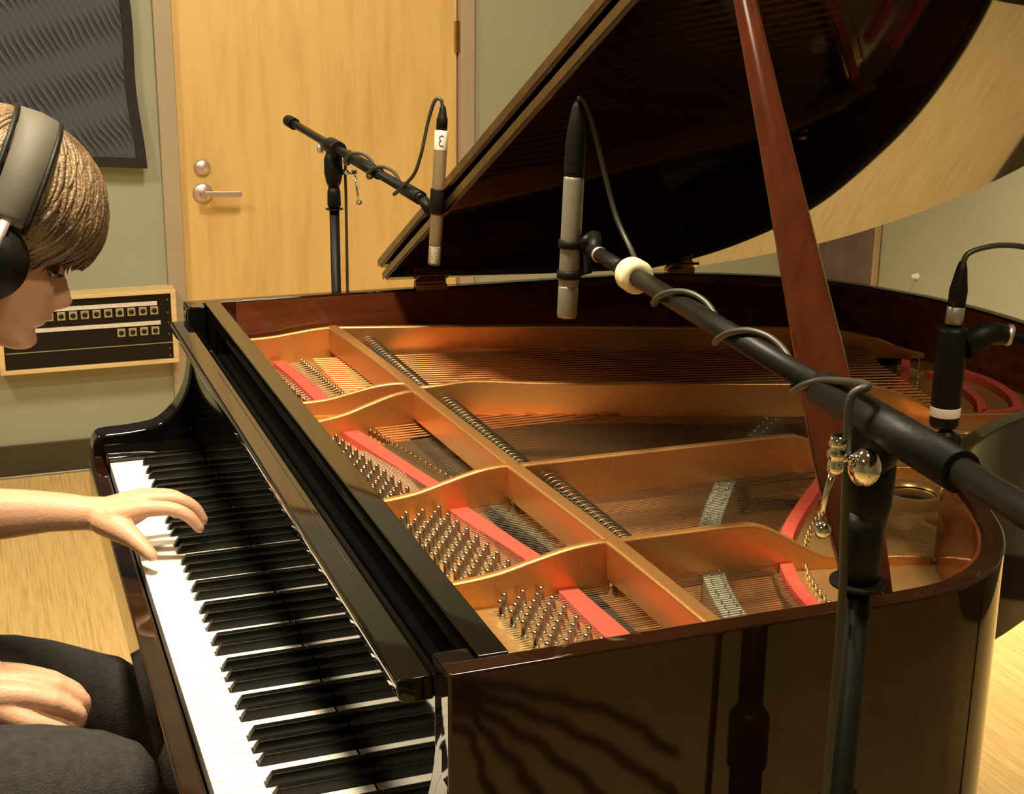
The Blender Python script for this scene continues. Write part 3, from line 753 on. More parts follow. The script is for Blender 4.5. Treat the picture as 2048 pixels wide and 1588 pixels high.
# ------------------------------------------------------------------ microphones and stands
def mic(name, top, bot, r, body_m, label, grp='condenser microphones over the strings', head=.035, head_m=None):
    top = Vector(top); bot = Vector(bot); ax = (bot - top); L_ = ax.length
    o = MB().lathe([(r * .72, 0), (r * .95, .003), (r, .006), (r, L_ - head - .002), (r * .96, L_ - head)], top, ax, 28).build(name, body_m)
    g = MB().lathe([(r * .96, L_ - head), (r * .985, L_ - head + .002), (r * .985, L_ - .004), (r * .9, L_), (.001, L_)], top, ax, 28)
    g.build('capsule_head', head_m or M['grille'], o)
    tag(o, label, 'microphone', grp)
    return o
def xlr(parent, base, ax, L_=.06, r=.0092):
    MB().lathe([(r, 0), (r, L_ * .45), (r * .82, L_ * .55), (r * .55, L_ * .9), (r * .4, L_)], base, ax, 20).build('cable_plug', M['blackmatt'], parent)
def cable(name, P, r, label, n=8, parent=None):
    o = MB().tube(catmull(P, n), r, 8).build(name, M['rubber'], parent)
    if parent is None: tag(o, label, 'cable', 'microphone cables')
    return o
def tripod(stand, x, y_, z, m, rot=0.3, spread=.30, hub=.42):
    MB().lathe([(.017, 0), (.017, .03), (.0145, .05)], (x, y_, hub - .03), (0, 0, 1), 18).build('leg_hub', M['blackmatt'], stand)
    for k in range(3):
        a = rot + k * 2 * PI / 3; e = Vector((x + spread * math.cos(a), y_ + spread * math.sin(a), .012)); s_ = Vector((x + .016 * math.cos(a), y_ + .016 * math.sin(a), hub - .01))
        l = MB().tube([s_, e], .008, 10).build('leg', m, stand)
        MB().ball(e, .0125, 12, 8, (1, 1, .95)).build('rubber_foot', M['rubber'], l)
        mid = s_.lerp(e, .45); MB().tube([(x, y_, .16), mid], .004, 8).build('brace', m, stand)
    MB().tube([(x, y_, .14), (x, y_, hub)], .0125, 14).build('lower_tube', m, stand)

# far stand and mic
s1 = empty('microphone_stand', (.470, .95, 0)); tag(s1, 'black boom microphone stand behind the piano, in front of the door', 'microphone stand', 'boom microphone stands round the piano')
px, py = .470, .95
tripod(s1, px, py, 0, M['blackmetal'], .5)
MB().tube([(px, py, .40), (px, py, 1.085)], .0095, 16).build('pole', M['blackmetal'], s1)
MB().lathe([(.0095, 0), (.013, .006), (.0125, .03), (.0105, .040)], (px, py, 1.088), (0, 0, 1), 18).lathe([(.017, 0), (.017, .002)], (px, py, 1.086), (0, 0, 1), 18).build('clutch_collar', M['blackmatt'], s1)
MB().lathe([(.009, 0), (.014, .012), (.0175, .028), (.0175, .055), (.013, .068)], (px, py, 1.126), (0, 0, 1), 18).build('clutch_head', M['blackmatt'], s1)
bA = Vector((.468, 1.33, 1.2205)); bB = Vector((.4785, .408, 1.179))
dirb = (bB - bA).normalized()
bo = MB().tube([bA, bB], .0080, 14).build('boom_arm', M['blackmetal'], s1)
MB().tube([bA - dirb * .004, bA + dirb * .05], .0125, 16).build('end_cap', M['blackmatt'], bo)
c0 = bA.lerp(bB, .385)
MB().tube([c0, c0 + dirb * .06], .0155, 16).build('boom_clutch', M['blackmatt'], bo)
MB().lathe([(.006, 0), (.008, .004), (.008, .016), (.003, .018)], bA.lerp(bB, .30) - Vector((0, 0, .026)), (0, 0, 1), 12).build('clutch_screw', M['satin'], bo)
MB().tube([bA.lerp(bB, .52), bA.lerp(bB, .74)], .0105, 14).build('boom_sleeve', M['blackmetal'], bo)
MB().tube([bA.lerp(bB, .90), bA.lerp(bB, .99)], .0110, 14).tube([bB, bB + Vector((.012, -.012, -.022))], .0085, 12).build('mic_thread', M['blackmatt'], bo)
th = MB().tube([(px + .014, py - .012, 1.158), (px + .040, py - .022, 1.157)], .0050, 12).build('clutch_handle', M['chrome'], s1)
MB().tube([(px + .036, py - .022, 1.156), (px + .040, py - .03, 1.105)], .0022, 8).ball((px + .041, py - .031, 1.101), .0062).build('handle_lever', M['chrome'], th)
rebase(s1)
T1 = Vector((.5000, .376, 1.289)); B1 = Vector((.4872, .376, 1.081)); K1 = .89
m1 = mic('condenser_microphone', T1, B1, .0100, M['mic_champ'], 'champagne pencil microphone with white numbered tape hanging in front of the lid edge', head=.03)
ax1 = (B1 - T1).normalized()
t0 = T1 + ax1 * .003
MB().lathe([(.0102, 0), (.0104, .0005), (.0104, .0285), (.0102, .029)], t0, ax1, 28).build('tape_label', M['tape'], m1)
# the hand-written 3 (upside down on the hanging microphone)
def numeral():
    c = t0 + ax1 * .0145; toC = (CAM - c); toC -= ax1 * toC.dot(ax1); toC.normalize(); sd = toC.cross(ax1).normalized()
    pts = []
    for cy_, a0, a1 in ((.0042, 130, -80), (-.0042, 80, -130)):
        for k in range(9):
            a = R(a0 + (a1 - a0) * k / 8); pts.append((.0036 * math.cos(a), cy_ * .9 + .0040 * math.sin(a)))
    P = []
    for u, v in pts:
        u -= .001; phi = u / .0106
        P.append(c + ax1 * v + (toC * math.cos(phi) - sd * math.sin(phi)) * .0107)
    MB().tube(P, .0007, 6).build('numeral', M['ink'], m1)
numeral()
xlr(m1, T1 + ax1 * .002, -ax1, .036, .0086)
# clip of mic 1
MB().lathe([(.0112, -.018), (.0122, -.016), (.0122, .018), (.0112, .020)], T1.lerp(B1, .52), ax1, 20).build('mic_clip', M['blackmatt'], m1)
def wrapline(A_, B_, t0_, t1_, turns, rr, ph, n=10):
    out = []; dd = (B_ - A_).normalized(); N0 = dd.orthogonal().normalized(); B0 = dd.cross(N0)
    for k in range(n + 1):
        f = k / n; a = ph + turns * 2 * PI * f; c = A_.lerp(B_, t0_ + (t1_ - t0_) * f); out.append(tuple(c + (N0 * math.cos(a) + B0 * math.sin(a)) * rr))
    return out
cP1 = [(.5015, .376, 1.322), (.499, .378, 1.332), (.492, .385, 1.3295), (.485, .395, 1.300), (.480, .40, 1.272), (.475, .405, 1.245), (.470, .43, 1.212)] + wrapline(bA, bB, .86, .50, 2.2, .0155, .4, 16) + [(.490, .935, 1.17), (.492, .945, 1.10), (.491, .946, .9), (.490, .948, .6), (.50, .96, .3), (.53, 1.0, .05), (.62, 1.05, .008), (.80, 1.15, .007), (.95, 1.35, .007)]
cable('microphone_cable', cP1, .0028, 'dark cable wound round the far boom and hanging beside its pole')

# near stand and mic 2
px, py = .467, -.80
s2 = empty('microphone_stand', (px, py, 0)); tag(s2, 'large black boom microphone stand with chrome knob in front of the piano', 'microphone stand', 'boom microphone stands round the piano')
tripod(s2, px, py, 0, M['blackmetal'], 3.9, .33)
MB().tube([(px, py, .40), (px, py, 1.04)], .0112, 20).build('pole', M['blackmetal'], s2)
MB().tube([(px, py, .36), (px, py, .80)], .0150, 20).lathe([(.0185, 0), (.0185, .05), (.014, .058)], (px, py, .79), (0, 0, 1), 20).build('lower_pole', M['blackmetal'], s2)
MB().lathe([(.0125, 0), (.0165, .004), (.0165, .045), (.013, .060)], (px, py, 1.038), (0, 0, 1), 22).lathe([(.0225, 0), (.0225, .003)], (px, py, 1.036), (0, 0, 1), 22).build('clutch_collar', M['blackmatt'], s2)
P2 = Vector((.463, -.80, 1.176)); M2 = Vector((.534, -.10, 1.186)); d2 = (M2 - P2).normalized()
ch = MB().lathe([(.014, 0), (.018, .02), (.019, .05), (.012, .075)], (px + .004, py, 1.085), (0, 0, 1), 20)
ch.lathe([(.021, -.008), (.023, -.005), (.023, .012), (.020, .016)], (px - .002, py - .002, 1.150), (-1, -.5, 0), 28)
ch.build('clutch_head', M['blackmatt'], s2)
tail2 = P2 - d2 * .46
bo2 = MB().tube([P2 - d2 * .055, tail2], .0110, 18).build('boom_arm', M['blackmetal'], s2)
MB().tube([P2 - d2 * .13, P2 + d2 * .075], .0155, 20).build('boom_clutch', M['blackmatt'], bo2)
MB().tube([P2 + d2 * .05, M2 - d2 * .13], .0105, 18).build('boom_tube', M['blackmetal'], bo2)
MB().tube([M2 - d2 * .15, M2 - d2 * .02], .0088, 16).build('boom_extension', M['blackmetal'], bo2)
cb = M2 - d2 * .185
MB().lathe([(.0125, 0), (.0185, .001), (.0195, .004), (.0195, .024), (.0185, .027), (.012, .028)], cb, d2, 28).build('collar', M['cream'], bo2)
kn = Vector((.441, -.832, 1.147)); kd = (Vector((-.62, -.75, .12))).normalized()
k2 = MB().ball(kn, .0125, 24, 16, (1, 1, 1.22)).build('clutch_knob', M['chrome'], s2)
hx = Vector((.4165, -.83, 1.162))
hh = MB().lathe([(.0045, 0), (.0062, .003), (.0062, .009), (.0050, .011), (.0072, .014), (.0072, .018), (.0050, .020), (.0068, .023), (.0055, .030)], hx - Vector((.0, 0, .018)), (0.02, 0, 1), 18).build('clutch_handle', M['chrome'], s2)
MB().tube([hx - Vector((.001, .0, .014)), hx - Vector((.005, -.002, .034)), hx - Vector((.008, -.001, .054))], [.0032, .0022, .0022], 10).ball(hx - Vector((.008, .001, .061)), .0072).build('handle_lever', M['chrome'], hh)
MB().tube([hx - Vector((0, 0, .006)), Vector((px - .006, py - .01, 1.150))], .004, 10).build('handle_shaft', M['chrome'], hh)
rebase(s2)
m2t = Vector((.5185, -.09, 1.275)); m2b = Vector((.5130, -.09, 1.097)); ax2 = (m2b - m2t).normalized()
m2 = mic('condenser_microphone', m2t, m2b, .0128, M['mic_grey'], 'satin grey pencil microphone pointing straight down over the middle strings', head=.04, head_m=M['mic_grey'])
MB().lathe([(.0120, -.002), (.0126, .004), (.0126, .040), (.0105, .058), (.0070, .080), (.0040, .088)], m2t, -ax2, 24).build('cable_plug', M['blackmatt'], m2)
for q in (.080, .118):
    MB().lathe([(.0135, 0), (.0155, .001), (.0155, .010), (.0135, .011)], m2t + ax2 * q, ax2, 24).build('clip_ring', M['blackmatt'], m2)
mc = m2t + ax2 * .086
cl = MB().tube([mc + Vector((.008, -.006, 0)), mc + Vector((.026, -.012, .010))], .0085, 12)
cl.tube([mc + Vector((.012, -.008, .004)), mc + Vector((.020, -.010, -.034)), m2t + ax2 * .122 + Vector((.006, -.004, 0))], .0055, 10)
cl.tube([mc + Vector((.026, -.012, .010)), M2 - d2 * .03], [.0095, .0075], 12)
cl.build('mic_clip', M['blackmatt'], m2)
MB().lathe([(.0095, 0), (.0098, .004), (.0095, .007)], M2 - d2 * .052, d2, 18).build('thread_ring', M['satin'], m2)
cP = [(.5215, -.09, 1.358), (.5235, -.092, 1.367), (.530, -.095, 1.356), (.541, -.10, 1.322), (.553, -.105, 1.275), (.563, -.12, 1.225), (.566, -.16, 1.19), (.545, -.235, 1.176)]
def wrap(t0_, t1_, turns, rr, ph, n=10):
    out = []; N0 = d2.orthogonal().normalized(); B0 = d2.cross(N0)
    for k in range(n + 1):
        f = k / n; a = ph + turns * 2 * PI * f; c = P2.lerp(M2, t0_ + (t1_ - t0_) * f); out.append(tuple(c + (N0 * math.cos(a) + B0 * math.sin(a)) * rr))
    return out
cP += wrap(.70, .08, 2.6, .0150, 1.2, 22)
cP += [(.452, -.812, 1.205), (.436, -.815, 1.198), (.436, -.815, 1.165), (.438, -.816, 1.11), (.441, -.818, 1.02), (.440, -.818, .85), (.436, -.82, .6), (.43, -.83, .3), (.43, -.87, .05), (.46, -.95, .008), (.60, -1.15, .007), (.72, -1.40, .007)]
cable('microphone_cable', cP, .0034, 'grey green cable wrapped round the near boom and hanging along its pole', 6)

# third mic above the tail, boom leaving to the right
m3t = Vector((.8325, -.43, 1.138)); m3b = Vector((.8330, -.43, 1.022)); ax3 = (m3b - m3t).normalized()
m3 = mic('condenser_microphone', m3t, m3b, .0165, M['blackmatt'], 'thick black microphone with white label above the round plate hole at right', head=.02, head_m=M['blackmatt'])
MB().lathe([(.0085, 0), (.0098, .001), (.0098, .020), (.0085, .021)], m3t + Vector((0, 0, .002)), (0.05, 0, 1), 22).build('plug_ring', M['mic_grey'], m3)
MB().lathe([(.0095, 0), (.0100, .018), (.0060, .042), (.0038, .050)], m3t + Vector((.001, 0, .022)), (.06, 0, 1), 20).build('cable_plug', M['blackmatt'], m3)
def patch(parent, c, u, v, wv, m):
    toC = Vector(c); MB().box(c[0] - u, c[0] + u, c[1] - .001, c[1] + .001, c[2] - v, c[2] + v).build('tape_label', m, parent)
MB().lathe([(.0167, 0), (.0169, .0005), (.0169, .0105), (.0167, .011)], m3t + ax3 * .092, ax3, 28).build('tape_label', M['tape'], m3)
MB().ball(m3b + Vector((.000, -.006, -.014)), .013, 18, 12).ball(m3b + Vector((.012, -.004, -.018)), .010, 16, 10).build('shock_foot', M['blackmetal'], m3)
MB().tube([m3t + Vector((.012, -.004, -.022)), m3t + Vector((.045, -.006, -.010)), m3t + Vector((.070, -.006, -.014))], [.016, .014, .011], 16).build('mic_clip', M['blackmatt'], m3)
s3 = empty('microphone_stand', (1.22, -.66, 0)); tag(s3, 'black boom arm reaching in from the right edge to the thick microphone', 'microphone stand', 'boom microphone stands round the piano')
e3 = Vector((.902, -.436, 1.1245)); p3 = Vector((1.22, -.66, 1.055))
d3 = (p3 - e3).normalized()
b3 = MB().tube([e3, p3 + d3 * .25], .0085, 16).build('boom_arm', M['blackmetal'], s3)
MB().lathe([(.0095, 0), (.0125, .002), (.0125, .006), (.0095, .009)], e3 - d3 * .002, d3, 20).build('thread_ring', M['satin'], b3)
MB().tube([(1.22, -.66, .40), (1.22, -.66, 1.05)], .0110, 16).build('pole', M['blackmetal'], s3)
MB().lathe([(.012, 0), (.017, .01), (.018, .05), (.012, .07)], (1.22, -.66, 1.01), (0, 0, 1), 18).build('clutch_head', M['blackmatt'], s3)
tripod(s3, 1.22, -.66, 0, M['blackmetal'], 5.2, .26)
rebase(s3)
cable('microphone_cable', [(.8365, -.43, 1.208), (.842, -.43, 1.218), (.858, -.431, 1.2235), (.885, -.433, 1.226), (.92, -.437, 1.221), (.97, -.45, 1.20), (1.03, -.50, 1.15), (1.10, -.57, 1.105), (1.19, -.64, 1.06), (1.245, -.675, .95), (1.25, -.68, .5), (1.26, -.70, .05), (1.32, -.80, .008), (1.5, -1.0, .007)], .0031, 'dark cable arching off the thick microphone out at the right edge')
# cables lying on the floor near the photographer, seen mirrored in the case
lab = ['black cable lying furthest left on the floor, mirrored in the piano side', 'second black floor cable from the left, mirrored in the piano side', 'third black floor cable from the left, mirrored in the piano side', 'fourth black floor cable from the left, mirrored in the piano side', 'rightmost black floor cable mirrored in the piano side']
fc = [[(.30, -2.75), (.50, -2.60), (0.734, -2.48), (0.826, -2.422), (0.909, -2.331), (0.99, -2.244), (1.029, -2.15), (1.05, -2.02)],
      [(.32, -2.66), (.52, -2.53), (0.719, -2.435), (0.798, -2.347), (0.868, -2.23), (0.926, -2.101), (0.963, -1.967), (0.977, -1.908), (0.972, -1.816), (.93, -1.70)],
      [(.34, -2.58), (.54, -2.47), (0.705, -2.392), (0.755, -2.293), (0.798, -2.168), (0.833, -2.014), (0.843, -1.916), (.83, -1.78)],
      [(.36, -2.50), (.56, -2.41), (0.687, -2.34), (0.715, -2.241), (0.732, -2.109), (0.731, -1.997), (0.719, -1.889), (.69, -1.75)],
      [(.38, -2.42), (.56, -2.34), (0.661, -2.26), (0.662, -2.154), (0.649, -2.026), (0.627, -1.923), (.58, -1.80)]]
lab = lab[::-1]
for P, lb in zip(fc, lab):
    Q = []
    for i, q in enumerate(catmull([Vector((x_, y_, .011)) for x_, y_ in P], 5)): Q.append(q + Vector((.006 * math.sin(i * 1.3), .006 * math.cos(i * 1.7), 0)))
    o = MB().tube(catmull(Q, 3), .011, 8).build('floor_cable', M['rubber']); tag(o, lb, 'cable', 'black cables on the floor in front of the piano')

# ------------------------------------------------------------------ pianist
per = empty('person', (-.45, 0, 0)); tag(per, 'person in dark trousers leaning over the keys, left hand raised to play', 'person')
N = Vector((-.073, 0.0, 1.188)); TLT = R(26)
Dn = Vector((-math.sin(TLT), 0, -math.cos(TLT))); Fw = Vector((math.cos(TLT), 0, -math.sin(TLT)))
def HL(h, f, y_): return N - Dn * h + Fw * f + Vector((0, y_, 0))
rows = [(-.121, -.030, -.040, .006), (-.119, -.014, -.060, .022), (-.114, -.004, -.080, .034), (-.104, .001, -.100, .043), (-.094, -.001, -.115, .050), (-.086, -.004, -.125, .054), (-.078, .002, -.132, .057), (-.070, .0045, -.138, .060), (-.062, .003, -.142, .063), (-.05, -.001, -.150, .066), (-.035, -.004, -.158, .068), (-.02, -.008, -.165, .070), (-.008, -.009, -.172, .071), (.0, -.006, -.176, .072), (.012, .001, -.181, .073), (.022, .003, -.185, .074), (.04, .001, -.188, .076), (.06, -.006, -.187, .075), (.08, -.019, -.180, .070), (.098, -.039, -.166, .058), (.110, -.062, -.145, .040), (.116, -.085, -.122, .020), (.118, -.100, -.106, .004)]
def interp(h):
    for a, b_ in zip(rows, rows[1:]):
        if a[0] <= h <= b_[0]:
            t = (h - a[0]) / (b_[0] - a[0]); return [a[i] + (b_[i] - a[i]) * t for i in range(1, 4)]
    return list(rows[0][1:] if h < rows[0][0] else rows[-1][1:])
def g(x, s_): return math.exp(-(x / s_) ** 2)
def nose_amp(h):
    T = [(-.066, 0), (-.060, .010), (-.054, .021), (-.046, .026), (-.035, .0205), (-.02, .0125), (-.008, .0065), (.004, .003), (.012, 0)]
    for a, b_ in zip(T, T[1:]):
        if a[0] <= h <= b_[0]: t = (h - a[0]) / (b_[0] - a[0]); return a[1] + (b_[1] - a[1]) * t
    return 0
def head_mesh():
    b = MB(); nh, nc = 110, 96; vs = []; fs = []
    for i in range(nh + 1):
        u = i / nh; h = -.121 + .239 * (0.5 - 0.5 * math.cos(PI * u)) if False else -.121 + .239 * u
        ff, bb, ww = interp(h); c = (ff + bb) / 2; rf = (ff - bb) / 2
        for k in range(nc):
            a = 2 * PI * k / nc; ca, sa = math.cos(a), math.sin(a); e = .86
            f = c + rf * math.copysign(abs(ca) ** e, ca); y_ = ww * math.copysign(abs(sa) ** e, sa)
            if ca > 0:
                y0 = y_; fr_ = ca
                wn = .0085 + .006 * g(h + .052, .010)
                f += nose_amp(h) * g(y0, wn)
                for s_ in (-1, 1): f -= .009 * g(y0 - s_ * .031, .013) * g(h + .008, .011)
                for s_ in (-1, 1): f += .004 * g(y0 - s_ * .030, .018) * g(h - .014, .007)
                for s_ in (-1, 1): f += .005 * g(y0 - s_ * .040, .018) * g(h + .036, .016)
                f += .0055 * g(y0, .020) * g(h + .0715, .0042) + .0050 * g(y0, .018) * g(h + .0815, .0045)
                f -= .0030 * g(y0, .022) * g(h + .0765, .0018)
                f -= .0030 * g(y0, .020) * g(h + .0905, .004)
                f += .004 * g(y0, .016) * g(h + .107, .009)
            vs.append(HL(h, f, y_))
    for i in range(nh):
        for k in range(nc): fs.append((i * nc + k, i * nc + (k + 1) % nc, (i + 1) * nc + (k + 1) % nc, (i + 1) * nc + k))
    fs += [list(range(nc))[::-1], [nh * nc + k for k in range(nc)]]
    b.add(vs, fs, True); return b
body = head_mesh()
def limb(b, P, rs, seg=14, n=5, flat=None):
    pts = [Vector(p) for p in P]; C4 = catmull(pts, n); rr = []
    for i in range(len(pts) - 1):
        for k in range(n): rr.append(rs[i] + (rs[i + 1] - rs[i]) * k / n)
    rr.append(rs[-1])
    # rounded ends
    a = C4[0] - (C4[1] - C4[0]).normalized() * rr[0] * .6; z = C4[-1] + (C4[-1] - C4[-2]).normalized() * rr[-1] * .62
    a2 = C4[0] - (C4[1] - C4[0]).normalized() * rr[0] * .9; z2 = C4[-1] + (C4[-1] - C4[-2]).normalized() * rr[-1] * .92
    b.tube([a2, a] + C4 + [z, z2], None, seg, True, flat, [rr[0] * .35, rr[0] * .78] + rr + [rr[-1] * .76, rr[-1] * .32])
# ears
for s_ in (-1, 1):
    body.ball(HL(-.02, -.092, s_ * .074), .016, 14, 10, (1, .55, 1.9))
# neck, torso, legs
limb(body, [HL(-.05, -.105, 0), HL(-.12, -.14, 0), (-.33, 0, 1.02)], [.056, .056, .064], 20)
limb(body, [(-.35, 0, 1.00), (-.42, 0, .90), (-.50, 0, .72), (-.53, 0, .60)], [.110, .125, .12, .13], 24)
for s_ in (-1, 1): limb(body, [(-.36, s_ * .06, .985), (-.365, s_ * .165, .985)], [.07, .062], 18)
limb(body, [(-.365, .175, .985), (-.385, .235, .87), (-.36, .262, .790)], [.052, .046, .038], 18)
limb(body, [(-.36, .262, .790), (-.27, .252, .800), (-.175, .236, .802), (-.11, .220, .803), (-.065, .207, .800), (-.04, .200, .798)], [.040, .042, .0350, .0275, .0232, .0240], 18)
limb(body, [(-.365, -.175, .985), (-.42, -.235, .88), (-.40, -.215, .775)], [.052, .046, .038], 18)
limb(body, [(-.40, -.215, .775), (-.32, -.165, .748), (-.245, -.110, .728), (-.205, -.088, .722)], [.040, .036, .026, .025], 18)
for s_, yk in ((-1, -.205), (1, .175)):
    zk = .600 if s_ < 0 else .515
    limb(body, [(-.50, s_ * .10, .60), (-.30, yk, .60 if s_ < 0 else .57), (-.10, yk, zk)], [.085, .068, .05], 16)
    limb(body, [(-.10, yk, zk), (-.10, yk, .30), (-.10, yk, .08)], [.05, .042, .035], 14)
# left hand: palm and fingers
Wt = Vector((-.035, .200, .799))
def hand_left(b):
    mcp = [(.010, .166, .812), (.017, .191, .816), (.014, .215, .812), (.004, .237, .803)]
    pip = [(.043, .156, .811), (.054, .184, .814), (.049, .212, .810), (.031, .240, .800)]
    dip = [(.065, .152, .799), (.076, .181, .801), (.070, .211, .796), (.047, .243, .787)]
    tip = [(.078, .150, .781), (.088, .180, .781), (.082, .211, .777), (.058, .245, .769)]
    car = [(-.034, .181, .800), (-.032, .195, .803), (-.032, .208, .802), (-.034, .220, .798)]
    for k in range(4):
        limb(b, [car[k], Vector(car[k]).lerp(Vector(mcp[k]), .55), mcp[k]], [.0180, .0155, .0130], 12, 3)
        limb(b, [mcp[k], pip[k], dip[k], tip[k]], [.0118, .0100, .0090, .0074] if k < 3 else [.0102, .0088, .0078, .0066], 12, 4)
    limb(b, [(-.045, .188, .795), (-.026, .166, .788), (-.011, .146, .780), (.000, .131, .771), (.010, .120, .762)], [.021, .0190, .0140, .0112, .0088], 12, 4)
    limb(b, [(-.045, .20, .797), (-.018, .186, .797), (.005, .178, .803)], [.023, .019, .012], 12, 3)
hand_left(body)
# right hand: a relaxed closed hand resting on the thigh
def hand_right(b0):
    b = MB()
    O = Vector((-.195, -.088, .716))
    car = [(-.19, -.118, .722), (-.19, -.100, .728), (-.19, -.082, .726), (-.19, -.066, .720)]
    mcp = [(-.132, -.128, .708), (-.127, -.106, .716), (-.130, -.084, .713), (-.137, -.064, .705)]
    pip = [(-.108, -.126, .688), (-.101, -.104, .692), (-.105, -.081, .690), (-.114, -.061, .685)]
    dip = [(-.115, -.122, .668), (-.110, -.101, .668), (-.113, -.080, .666), (-.121, -.062, .666)]
    tip = [(-.132, -.118, .662), (-.128, -.099, .660), (-.130, -.081, .660), (-.136, -.066, .661)]
    for k in range(4):
        limb(b, [car[k], Vector(car[k]).lerp(Vector(mcp[k]), .5) + Vector((0, 0, .003)), mcp[k]], [.018, .0150, .0120], 12, 3)
        limb(b, [mcp[k], pip[k], dip[k], tip[k]], [.0112, .0100, .0088, .0075], 12, 4)
    limb(b, [(-.195, -.120, .708), (-.165, -.136, .694), (-.140, -.137, .682), (-.122, -.130, .672)], [.018, .0135, .0110, .0092], 12, 4)
    limb(b, [(-.19, -.10, .712), (-.16, -.098, .704), (-.135, -.098, .698)], [.022, .019, .014], 12, 3)
    limb(b, [(-.215, -.092, .722), (-.19, -.092, .716)], [.026, .024], 12, 3)
    limb(b, [(-.18, -.10, .705), (-.15, -.100, .695), (-.122, -.100, .685)], [.024, .022, .020], 12, 3)
    limb(b, [(-.15, -.115, .690), (-.125, -.115, .684)], [.018, .017], 12, 3)
    b.v = [(x_, y_, z_ - .011) for x_, y_, z_ in b.v]; b0.add(b.v, b.f, True)
hand_right(body)
bo_ = body.build('body', M['skin'], per)
rm = bo_.modifiers.new('remesh', 'REMESH'); rm.mode = 'VOXEL'; rm.voxel_size = .0024; rm.use_smooth_shade = True
smm = bo_.modifiers.new('smooth', 'SMOOTH'); smm.factor = .5; smm.iterations = 5
# eyes (downcast), brows
for s_ in (-1, 1):
    MB().ball(HL(-.013, -.0190, s_ * .031), .0115, 16, 10).build('eye', M['eye'], per)
    P = [HL(-.017 - .001 * abs(k - 3), -.0015 - .0022 * abs(k - 2.5) ** 1.2, s_ * (.031 + (k - 3) * .0055)) for k in range(7)]
    MB().tube(P, .0013, 6).build('eyelashes', M['hair'], per)
    P = [HL(.013 - .0016 * abs(k - 2), .0055 - .0016 * k, s_ * (.016 + k * .0065)) for k in range(6)]
    MB().tube(P, .0032, 8).build('eyebrow', M['hair'], per)
# hair: scalp cap and locks
HCn = (.020, -.086)
def hairpt(th_, az, k):
    # th_ from the crown (0) downwards, az 0 = front, 180 = back
    rf = .116 if abs(az) < 90 else .108
    vy = .088; vh = .113
    st_, ct = math.sin(th_), math.cos(th_)
    sa, ca = math.sin(R(az)), math.cos(R(az))
    drop = 0
    return HL(HCn[0] + vh * k * ct, HCn[1] + rf * k * st_ * ca - .006, vy * k * st_ * sa)
def thmax(az):
    a = abs(az)
    if a < 35: return R(103)
    if a < 60: return R(103 + (a - 35) * .6)
    if a < 110: return R(118 + (a - 60) * .06)
    return R(121 + (a - 110) * .1)
def hair():
    b = MB(); na, nt_ = 72, 22; vs = []; fs = []
    for j in range(nt_ + 1):
        for i in range(na):
            az = -180 + 360 * i / na; th_ = thmax(az) * .95 * j / nt_
            kk = .965 + .012 * math.sin(az * .21) * math.sin(j * .6)
            if j > nt_ - 4: kk -= .03 * (j - nt_ + 4)
            vs.append(hairpt(th_, az, kk))
    for j in range(nt_):
        for i in range(na): fs.append((j * na + i, j * na + (i + 1) % na, (j + 1) * na + (i + 1) % na, (j + 1) * na + i))
    b.add(vs, fs, True)
    rnd = random.Random(3)
    for q in range(1500):
        az = rnd.uniform(-180, 180); t0_ = rnd.uniform(.03, .7); L_ = rnd.uniform(.35, .75); t1_ = min(1.0, t0_ + L_)
        th0, th1 = thmax(az) * t0_, thmax(az) * t1_; sweep = rnd.uniform(-16, 10) - (18 if abs(az) < 70 else 0) * 1.0; k0 = rnd.uniform(.975, 1.02); ph = rnd.uniform(0, 6); P = []; n = 8
        for i in range(n + 1):
            f = i / n; a2 = az + sweep * f * f + 2.5 * math.sin(ph + f * 5)
            lift = k0 + .022 * math.sin(f * PI) - (.03 * f * f if t1_ > .96 else .012 * f)
            P.append(hairpt(th0 + (th1 - th0) * f, a2, lift))
        r0 = rnd.uniform(.0014, .0030)
        b.tube(P, None, 5, True, None, [r0 * (.4 + 1.2 * math.sin(PI * min(1, (i + .6) / n) ** .8)) if i < n else r0 * .15 for i in range(n + 1)])
    b.build('hair', M['hair'], per)
hair()
# clothes
def cloth(name, b, m, vox=.006, it=4):
    o = b.build(name, m, per); r_ = o.modifiers.new('remesh', 'REMESH'); r_.mode = 'VOXEL'; r_.voxel_size = vox; r_.use_smooth_shade = True
    s_ = o.modifiers.new('smooth', 'SMOOTH'); s_.factor = .5; s_.iterations = it
    tx = bpy.data.textures.new(name + '_folds', 'CLOUDS'); tx.noise_scale = .09
    dsp = o.modifiers.new('folds', 'DISPLACE'); dsp.texture = tx; dsp.strength = .010; dsp.mid_level = .5
    return o
t = MB()
limb(t, [(-.52, -.09, .60), (-.40, -.15, .625), (-.28, -.195, .630), (-.17, -.200, .624), (-.095, -.200, .614)], [.10, .092, .084, .078, .070], 24)
t.ball((-.098, -.200, .622), .060, 20, 14, (1.0, 1.1, .95))
limb(t, [(-.115, -.200, .600), (-.118, -.200, .45), (-.12, -.200, .28), (-.12, -.200, .10)], [.071, .062, .056, .054], 20)
limb(t, [(-.52, .09, .58), (-.40, .14, .580), (-.28, .165, .575), (-.17, .175, .562), (-.06, .180, .520)], [.10, .092, .086, .078, .070], 24)
limb(t, [(-.06, .180, .515), (-.03, .180, .40), (.0, .180, .25), (.01, .180, .10)], [.068, .062, .056, .054], 20)
limb(t, [(-.54, 0, .64), (-.54, 0, .60)], [.14, .15], 20)
cloth('trousers', t, M['denim'])
t = MB()
limb(t, [(-.345, 0, 1.01), (-.42, 0, .90), (-.50, 0, .74), (-.54, 0, .62)], [.118, .138, .135, .15], 24)
